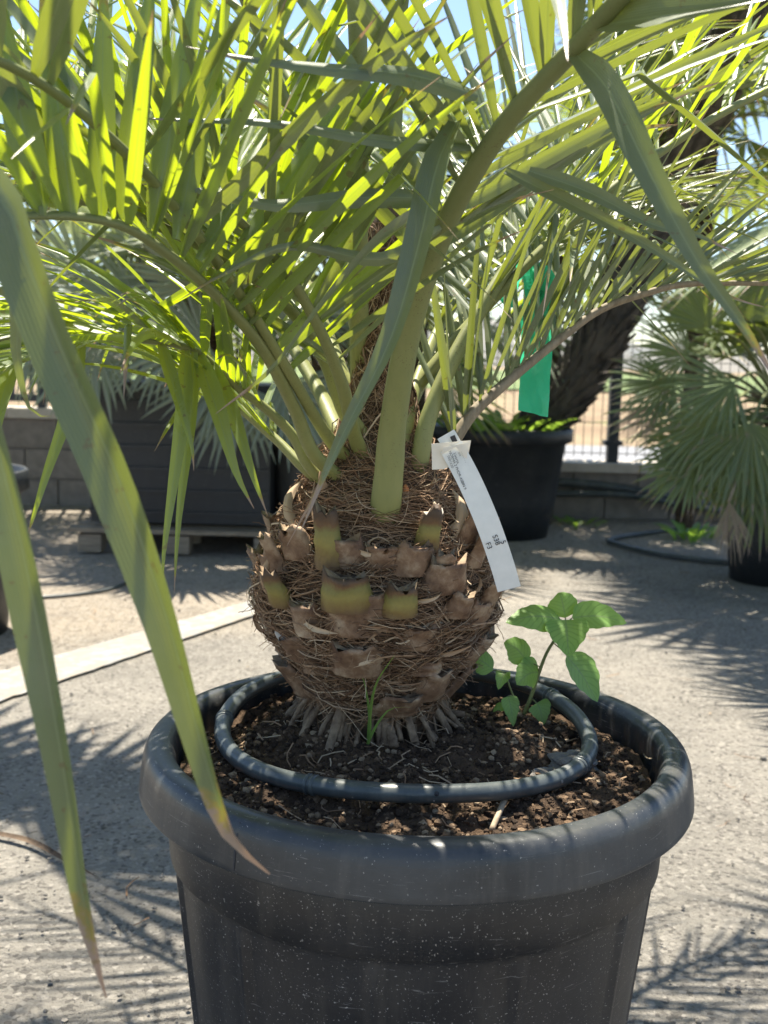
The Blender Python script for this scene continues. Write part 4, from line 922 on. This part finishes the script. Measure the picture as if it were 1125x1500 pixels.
for (bx, by, tx, ty, w_, wd, dd, de, rn) in ((822, 908, 741, 912, 36, (0, .75, .65), 0, -.03, .6), (828, 905, 818, 868, 34, (1, 0, .1), .01, .02, .3), (838, 905, 918, 913, 34, (0, .6, .8), 0, .01, .2), (828, 908, 833, 962, 48, (1, .1, .15), -.01, -.04, .8), (830, 960, 875, 1028, 52, (.85, .3, -.45), -.012, -.03, .4),
                                       (790, 985, 757, 1003, 36, (.2, .4, .9), 0, -.02, .9), (772, 970, 738, 942, 30, (.6, .4, .7), .0, .0, .2), (722, 982, 684, 966, 28, (-.3, .4, .9), -.02, -.02, .3), (742, 985, 730, 1010, 18, (1, 0, .3), -.02, -.03, .4), (744, 1020, 752, 1064, 20, (1, 0, -.1), -.02, -.035, .7), (740, 1040, 722, 1043, 10, (0, .5, .8), -.02, -.02, .4), (786, 1030, 796, 1062, 26, (1, 0, .1), -.01, -.02, .6), (760, 1050, 770, 1072, 10, (1, 0, .1), -.01, -.02, .6)):
    a, t_ = P(bx, by, DS + dd), P(tx, ty, DS + de); lf = mk('leaf', ovate(a, t_, w_ * 1.35 * DS / F_PX, wd, rn), M['weed'], sd)
    near = min(stem + side, key=lambda q: (q - a).length); c = MB(); c.tube([near, near.lerp(a, .5) + Vector((0, 0, .001)), a], .0008, 5); mk('stalk', c, M['petiole'], lf)
gs = thing('grass_tuft', 'thin green grass blades sprouting in front of the roots', 'grass', S(540, 1098, -.003))
for c in ([(537, 1102, 1.235), (542, 1060, 1.22), (536, 1010, 1.20), (530, 990, 1.19)], [(539, 1100, 1.235), (543, 1040, 1.2), (552, 1000, 1.17), (578, 960, 1.14)], [(535, 1105, 1.23), (545, 1075, 1.21), (570, 1040, 1.2), (602, 1036, 1.2)]):
    mk('blade', blade(spline([P(*q) for q in c], 12), .0042, Vector((1, .2, 0)), .6, .3, 0, lambda t: 1 - .9 * t ** 2), M['weed'], gs)
# dry leaf strip and pebbles on the yard
o = mk('fallen_leaflet', blade(spline([G(-40, 1222) + Vector((0, 0, .008)), G(40, 1240) + Vector((0, 0, .012)), G(95, 1268) + Vector((0, 0, .012)), G(145, 1292) + Vector((0, 0, .008))], 14), .013, Vector((0, 1, .1)), .8, .4, R(25)), M['trunk']); o['label'] = 'dry grey fallen leaflet lying on the ground at the left'; o['category'] = 'leaf'
rng = random.Random(77)
b = MB()
for k in range(5200):
    y = .7 + 5.8 * rng.random() ** 1.5; x = rng.uniform(-.55, .55) * (y + .6); s = .0010 + .0052 * rng.random() ** 5; lump(b, (x, y, s * .4 + .004), s, .5, .7, rng)
mk('gravel', b, M['stone'], None, False, kind='stuff', label='scattered grit and small stones on the yard', category='gravel')
b = MB()
for k in range(260):
    y = .9 + 5.4 * rng.random(); x = rng.uniform(-.5, .5) * (y + .5); a = rng.uniform(0, 6.28); L = rng.uniform(.012, .07)
    q = [Vector((x + math.cos(a) * L * t + .1 * L * math.sin(t * 5 + k), y + math.sin(a) * L * t, .006 + .003 * math.sin(t * 3.1 + k))) for t in (0, .25, .5, .75, 1)]
    b.tube(q, rng.uniform(.0006, .0018), 4, rng.random(), True, .5)
mk('dry_litter', b, M['fibre'], None, False, kind='stuff', label='bits of dry leaf and straw littering the yard', category='litter')
for (px, py, r_, lab) in ((1118, 1114, .010, 'dark round pebble on the concrete at the right edge'), (1040, 1145, .005, 'tiny dark pebble right of the pot rim')):
    p = G(px, py); b = MB(); lump(b, (p.x, p.y, r_ * .6), r_, .5, .8, rng); o = mk('pebble', b, M['stone'], None, True); o['label'] = lab; o['category'] = 'stone'
